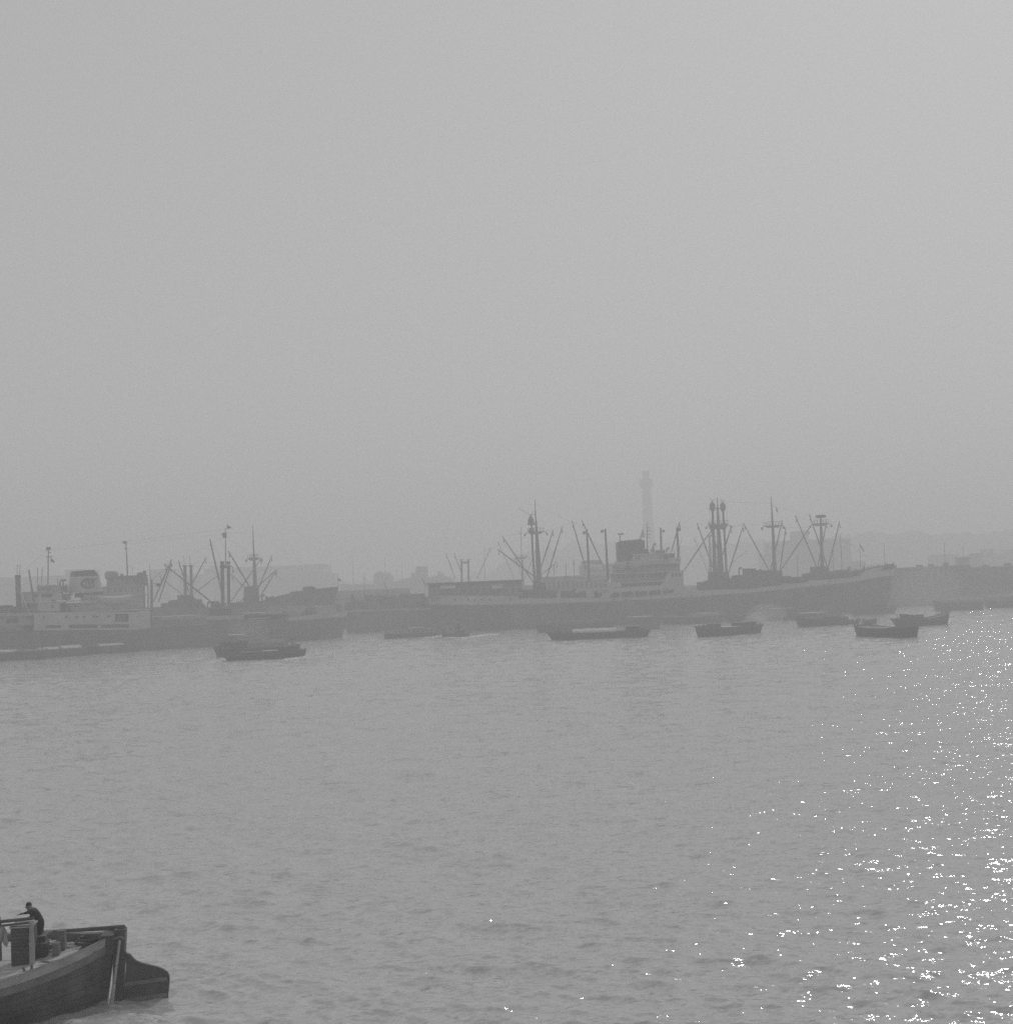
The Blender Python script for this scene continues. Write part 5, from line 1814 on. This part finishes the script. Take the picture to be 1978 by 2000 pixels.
# ------------------------------------------------------------------ the barge in the near left corner
def near_barge():
    O = ground(229, 1951)
    ang = math.radians(4.7)
    root = empty('wooden_barge', O, ang, 'dark wooden barge with pale gunwale and great wooden rudder in the near left corner', 'barge')
    ca, sa = math.cos(ang), math.sin(ang)

    def loc(P):
        d = P - O
        return Vector((d.x * ca + d.y * sa, -d.x * sa + d.y * ca, P.z))

    Ln = 15.0
    def rail(d):
        return 1.32 + .62 * math.exp(-d / 1.5) + (.5 * max(0, (d - 10) / 5) ** 2)
    def half(d):
        if d < 2.4:
            return .26 + 1.08 * d
        if d < 11:
            return min(3.25, 2.852 + .40 * (1 - math.exp(-(d - 2.4) * 1.5)))
        return 3.25 * math.sqrt(max(.02, 1 - ((d - 11) / 4.2) ** 2))
    ds = [0, .25, .5, .8, 1.1, 1.4, 1.8, 2.2, 2.6, 3, 3.6, 4.4, 5.5, 7, 9, 10.5, 11.5, 12.5, 13.4, 14.2, 15]
    def strake(z0, z1, off, nv=2, flare=True):
        mb = MB()
        N, Fa = [], []
        for v in range(nv + 1):
            rn, rf = [], []
            for d in ds:
                z = z0(d) + (z1(d) - z0(d)) * v / nv
                f = max(0.0, min(1.0, z / rail(d)))
                h = half(d) * (.74 + .26 * f ** .8) + off
                x = -d - .3 * (1 - f) * max(0, 1 - d)
                rn.append((x, -h, z))
                rf.append((x, h, z))
            N.append(rn)
            Fa.append(rf)
        mb.grid([list(reversed(r)) for r in N])
        mb.grid(Fa)
        mb.grid([[N[v][0], Fa[v][0]] for v in range(nv + 1)])
        mb.grid([[Fa[v][-1], N[v][-1]] for v in range(nv + 1)])
        return mb
    strake(lambda d: -.7, lambda d: -.12, 0, 2).build('hull', 'wood', root, smooth=True)
    nst = 6
    for k in range(nst):
        lo_ = lambda d, k=k: -.12 + (rail(d) - .42 + .12) * k / nst + .008
        hi_ = lambda d, k=k: -.12 + (rail(d) - .42 + .12) * (k + 1) / nst - .004
        strake(lo_, hi_, .012 + .010 * ((k * 7) % 3), 2).build('hull_plank', 'wood', root, smooth=True)
    strake(lambda d: -.12, lambda d: rail(d) - .42, -.02, 4).build('hull_lining', 'wood', root, smooth=True)
    strake(lambda d: rail(d) - .42, lambda d: rail(d) - .20, .07, 1).build('rubbing_strake', 'wood2', root)
    strake(lambda d: rail(d) - .20, lambda d: rail(d) + .07, .03, 1).build('bulwark_plank', 'pale', root)
    cap = MB()
    for s in (-1, 1):
        inn = [(-d, s * max(.02, half(d) - .18), rail(d) + .075) for d in ds]
        outp = [(-d, s * (half(d) + .09), rail(d) + .075) for d in ds]
        inl = [(-d, s * max(.02, half(d) - .18), rail(d) - .45) for d in ds]
        g = [outp, inn, inl] if s > 0 else [inl, inn, outp]
        cap.grid(g)
    cap.build('cap_rail', 'wood2', root)
    # deck planks, each its own board
    zd = 1.27
    y = -3.0
    while y < 3.0:
        w_ = .235
        yy = max(abs(y), abs(y + w_))
        d0 = max(1.15, (yy + .2 - .26) / 1.08 + .12)
        if half(10) - .25 > yy:
            dd = [d0, d0 + .5, d0 + 1.1, d0 + 2, d0 + 4, 10.5 + random.uniform(0, .3)]
            o_ = random.uniform(-.006, .006)
            q_ = [(-d, rail(d) - .13 + o_) for d in dd]
            pl_ = [(p[0], p[1]) for p in reversed(q_)]
            MB().prism([(p[0], p[1] - .06) for p in pl_] + list(reversed(pl_)), y, y + w_ - .018).build('deck_plank', 'plank', root)
        y += w_
    # stern post, transom head and rudder
    MB().prism([(-.16, -.7), (.14, -.7), (.32, 2.08), (-.02, 2.08)], -.17, .17).build('stern_post', 'wood', root)
    MB().prism([(-.38, 1.45), (.0, 1.45), (.02, 2.0), (-.36, 2.0)], -.5, .5).build('transom_head', 'wood', root)
    sx = loc(ground(229, 1951)).x
    blade_px = [(1165, 640), (1180, 680), (1215, 690), (1238, 722), (1270, 752), (1330, 778), (1400, 797), (1465, 812), (1520, 836), (1555, 862), (1574, 895), (1577, 940), (1572, 1000), (1563, 1085)]
    dY = O.y
    bl = [loc(at(*q8(*p), dY)) for p in blade_px]
    pts = [(p.x, p.z) for p in bl]
    pts = pts + [(pts[-1][0] - .02, -.75), (.16, -.75), (.2, 0), (.3, 1.0)]
    pts.reverse()
    ru = MB().prism(pts, -.055, .055).build('rudder', 'wood', root)
    for z0, z1, xa in ((.46, .58, 1.5), (-.02, .1, 1.5)):
        MB().prism([(.2, z0 - .1), (xa, z0), (xa, z1), (.2, z1 - .1)], -.085, .085).build('rudder_strap', 'wood2', ru)
    # tiller beam above the far rail
    a, b = loc(at(*q8(500, 478), dY + 1.9)), Vector((.25, 0, 2.12))
    MB().tube([a, b], [.05, .075], 8).build('tiller', 'wood', root)
    # pale pole hung over the stern quarter, banded
    p0, p1 = loc(at(*q8(1118, 562), dY - .6)), loc(at(*q8(1045, 1112), dY - .6))
    pole = MB().tube([p0, p0.lerp(p1, .42)], [.036, .04], 8)
    pole.tube([p0.lerp(p1, .435), p0.lerp(p1, .72)], [.04, .045], 8)
    pole.tube([p0.lerp(p1, .735), p1 + (p1 - p0) * .1], [.055, .065], 8)
    po = pole.build('fender_pole', 'pale', root)
    rp = MB().tube([p0 + Vector((-.15, 0, .05)), p0 + Vector((0, -.02, .12)), p0 + Vector((.1, .1, .02))], .03, 6)
    rp.build('lashing', 'wood2', po)
    # bitts
    for (x, yb, wz, hz_) in ((580, 690, .3, .74), (528, 735, .26, .5)):
        g = loc(ground(*q8(x, yb), zd))
        MB().box(g.x - wz / 2 * .75, g.x + wz / 2 * .75, g.y - .13, g.y + .13, zd - .05, zd + hz_).build('bitt', 'wood2', root)
    g = loc(ground(*q8(860, 640), zd))
    cr = MB()
    for t_ in range(4):
        rr = .52 - .06 * t_
        cr.tube([(g.x + rr * math.cos(a_) * 1.2, g.y + rr * math.sin(a_), zd + .06 + .09 * t_) for a_ in [2 * math.pi * k_ / 16 for k_ in range(17)]], .05, 6)
    cr.build('rope_coil', 'wood', root)
    # slatted engine locker with pale corner posts
    base = loc(ground(*q8(205, 800), zd))
    hx, hy, H = .30, .34, 1.12
    lk = MB().box(base.x - hx, base.x + hx, base.y, base.y + 2 * hy, zd - .02, zd + H).build('engine_locker', 'wood', root)
    for k_ in range(11):
        z = zd + .06 + k_ * .105
        MB().box(base.x - hx - .004, base.x + hx + .004, base.y - .022, base.y - .002, z, z + .085).build('slat', 'wood', lk)
    MB().box(base.x - hx - .04, base.x + hx + .02, base.y - .05, base.y + 2 * hy + .03, zd + H + .003, zd + H + .05).build('locker_lid', 'pale', lk)
    fx = base.x + hx + .03
    for (x, yy, zt_, m_) in ((fx, base.y - .12, zd + 1.3, 'pale'), (base.x - hx - .36, base.y - .3, zd + 1.75, 'pale'), (base.x - hx - .6, base.y + .9, zd + 1.3, 'wood2')):
        MB().tube([(x, yy, zd - .02), (x, yy, zd + .75)], [.085, .085], 8).tube([(x, yy, zd + .751), (x, yy, zt_)], [.075, .065], 8).build('awning_post', m_, root)
    for z, r_ in ((zd + 1.36, .05), (zd + 1.24, .035)):
        MB().tube([(base.x - hx - .32, base.y - .02, z - .02), (fx + .05, base.y - .02, z + .03)], r_, 8).build('cross_spar', 'wood', root)
    cl = MB()
    rows = []
    for i in range(7):
        rows.append([(base.x - hx - .34 + .24 * j / 6 + .02 * math.sin(i * 2 + j), base.y - .02 + .06 * math.sin(j * 1.9 + i * .7), zd + 1.34 - i * .09 - .04 * j) for j in range(7)])
    cl.grid(rows).build('hanging_cloth', 'canvas', root)
    # boxes beside the locker
    bx = loc(ground(*q8(385, 742), zd))
    for (dx, dy, w_, h_, m_) in ((-.08, 0, .46, .46, 'wood'), (-.1, .12, .38, .16, 'wood')):
        z = zd if h_ == .46 else zd + .492
        b_ = MB().box(bx.x + dx - w_ / 2, bx.x + dx + w_ / 2, bx.y + dy, bx.y + dy + .45, z, z + h_)
        o = b_.build('wooden_box', m_, root)
        MB().box(bx.x + dx - w_ / 2 - .02, bx.x + dx + w_ / 2 + .02, bx.y + dy - .02, bx.y + dy + .47, z + h_ + .002, z + h_ + .03).build('box_lid', 'wood2', o)
    # props leaning on the deck near the rail
    for a, b in (((215, 815), (240, 865)), ((298, 795), (290, 855))):
        p, q = loc(ground(*q8(*b), zd)), loc(at(*q8(*a), ground(*q8(*b), zd).y + .1))
        MB().tube([q, p], .04, 6).build('deck_prop', 'wood', root)
    g = loc(ground(*q8(455, 700), zd))
    MB().lathe((g.x, g.y + .3, zd - .02), [(.13, 0), (.17, .3), (.175, .3), (.16, .28)], 12).build('bucket', 'wood2', root)
    for k_, (x, yb) in enumerate(((620, 655), (640, 640), (665, 628))):
        g = loc(ground(*q8(x, yb), zd + .1))
        MB().box(g.x - .55, g.x + .5, g.y - .07, g.y + .07, zd + .10 + .05 * k_, zd + .145 + .05 * k_).build('loose_board', 'plank', root)
    rp = MB()
    pts_ = [(-.45, -.75, 1.62), (-.9, -1.0, 1.55), (-1.3, -.9, 1.5), (-1.7, -1.1, 1.46), (-2.0, -.8, 1.43)]
    rp.tube(pts_, .03, 6)
    rp.build('mooring_rope', 'wood2', root)
    # stacked gear further forward, cut by the frame
    for i, (dx, dy, w_, h_) in enumerate(((-5.2, -.6, 1.6, 1.1), (-7.0, .2, 1.8, 1.3), (-5.4, 1.2, 1.2, .9))):
        MB().box(dx - w_ / 2, dx + w_ / 2, dy - .6, dy + .6, zd + .01, zd + h_).build('cargo_crate', 'wood', root)
    return root, loc, zd
near_root, near_loc, ZD = near_barge()

# ------------------------------------------------------------------ the man leaning over the locker
def make_man():
    z7 = zoom(0, 1750, 140 / 1591)
    foot = ground(*q8(388, 712), ZD)
    Y = foot.y
    P = lambda X, Yp, dy=0: at(*z7(X, Yp), Y + dy)
    nodes, edges, rad = [], [], []
    def add(p, r, parent=None):
        nodes.append(Vector(p))
        rad.append(r)
        if parent is not None:
            edges.append((parent, len(nodes) - 1))
        return len(nodes) - 1
    pelvis = add(P(895, 600), .135)
    waist = add(P(868, 495), .125, pelvis)
    chest = add(P(790, 410), .155, waist)
    neckb = add(P(700, 320), .12, chest)
    neck = add(P(668, 290), .095, neckb)
    head = add(P(645, 245), .112, neck)
    crown = add(P(630, 205), .10, head)
    ff = foot
    for s in (-1, 1):
        hip = add(P(905, 640, s * .10), .115, pelvis)
        knee = add(P(890 + s * 18, 830, s * .12), .075, hip)
        ank = Vector((ff.x + .03 * s, ff.y + s * .13, ZD + .09))
        an = add(ank, .05, knee)
        heel = add(ank + Vector((.05, 0, -.045)), .045, an)
        toe = add(ank + Vector((-.17, -.02, -.05)), .038, an)
    def arm(sh, el, wr, side):
        s0 = add(sh, .075, neckb)
        e0 = add(el, .05, s0)
        w0 = add(wr, .032, e0)
        d = (Vector(wr) - Vector(el)).normalized()
        palm = add(Vector(wr) + d * .07, .034, w0)
        side_v = d.cross(Vector((0, 0, 1))).normalized()
        for i, (off, ln) in enumerate(((-.032, .068), (-.011, .08), (.011, .076), (.032, .058))):
            b = Vector(wr) + d * .10 + side_v * off
            k1 = add(b, .0095, palm)
            k2 = add(b + d * ln * .5 + Vector((0, 0, -.008)), .009, k1)
            add(b + d * ln + Vector((0, 0, -.03)), .008, k2)
        tb = Vector(wr) + d * .05 + side_v * (-.045) * side
        t1 = add(tb, .011, palm)
        add(tb + d * .045 + side_v * (-.02) * side, .0095, t1)
    arm(P(700, 345, -.17), P(590, 380, -.22), P(500, 398, -.2), 1)
    arm(P(740, 385, .17), P(690, 470, .2), P(600, 505, .18), -1)
    base = Vector((foot.x, foot.y, ZD))
    me = bpy.data.meshes.new('person')
    me.from_pydata([tuple(p - base) for p in nodes], edges, [])
    ob = bpy.data.objects.new('person', me)
    COL.objects.link(ob)
    sk = ob.modifiers.new('skin', 'SKIN')
    sk.use_smooth_shade = True
    for i, v in enumerate(me.skin_vertices[0].data):
        v.radius = (rad[i], rad[i])
        v.use_root = (i == 0)
    sb = ob.modifiers.new('sub', 'SUBSURF')
    sb.levels = sb.render_levels = 1
    dg = bpy.context.evaluated_depsgraph_get()
    me2 = bpy.data.meshes.new_from_object(ob.evaluated_get(dg))
    ob.modifiers.clear()
    ob.data = me2
    ob.location = base
    me2.materials.clear()
    me2.materials.append(M['cloth'])
    me2.materials.append(M['skin'])
    hc = nodes[head] - base
    hands = [nodes[i] - base for i in range(len(nodes)) if rad[i] < .035]
    for p in me2.polygons:
        c = p.center
        if (c - hc).length < .17 and c.z > hc.z - .12 or any((c - h).length < .06 for h in hands if h.z > .5):
            p.material_index = 1
        p.use_smooth = True
    tag(ob, 'person in dark work clothes leaning over the locker on the near barge', 'person')
    # hair, nose and ears
    cr = nodes[crown] - base
    hm = MB()
    hm.lathe((0, 0, 0), [(.07, -.06), (.088, -.02), (.092, .02), (.08, .06), (.045, .09), (.01, .1)], 12, 1.0, .95)
    ho = hm.build('hair', 'hair', ob, smooth=True)
    ho.location = cr + Vector((.012, 0, -.01))
    fc = MB()
    fc.tube([(-.085, 0, -.02), (-.118, 0, -.055), (-.085, 0, -.065)], [.012, .017, .014], 6)
    fo = fc.build('nose', 'skin', ob, smooth=True)
    fo.location = hc + Vector((0, 0, .035))
    for s in (-1, 1):
        e = MB().lathe((0, 0, 0), [(.008, -.032), (.022, -.012), (.024, .012), (.012, .03)], 8, .9, .45)
        eo = e.build('ear', 'skin', ob, smooth=True)
        eo.location = cr + Vector((.01, s * .098, -.05))
make_man()
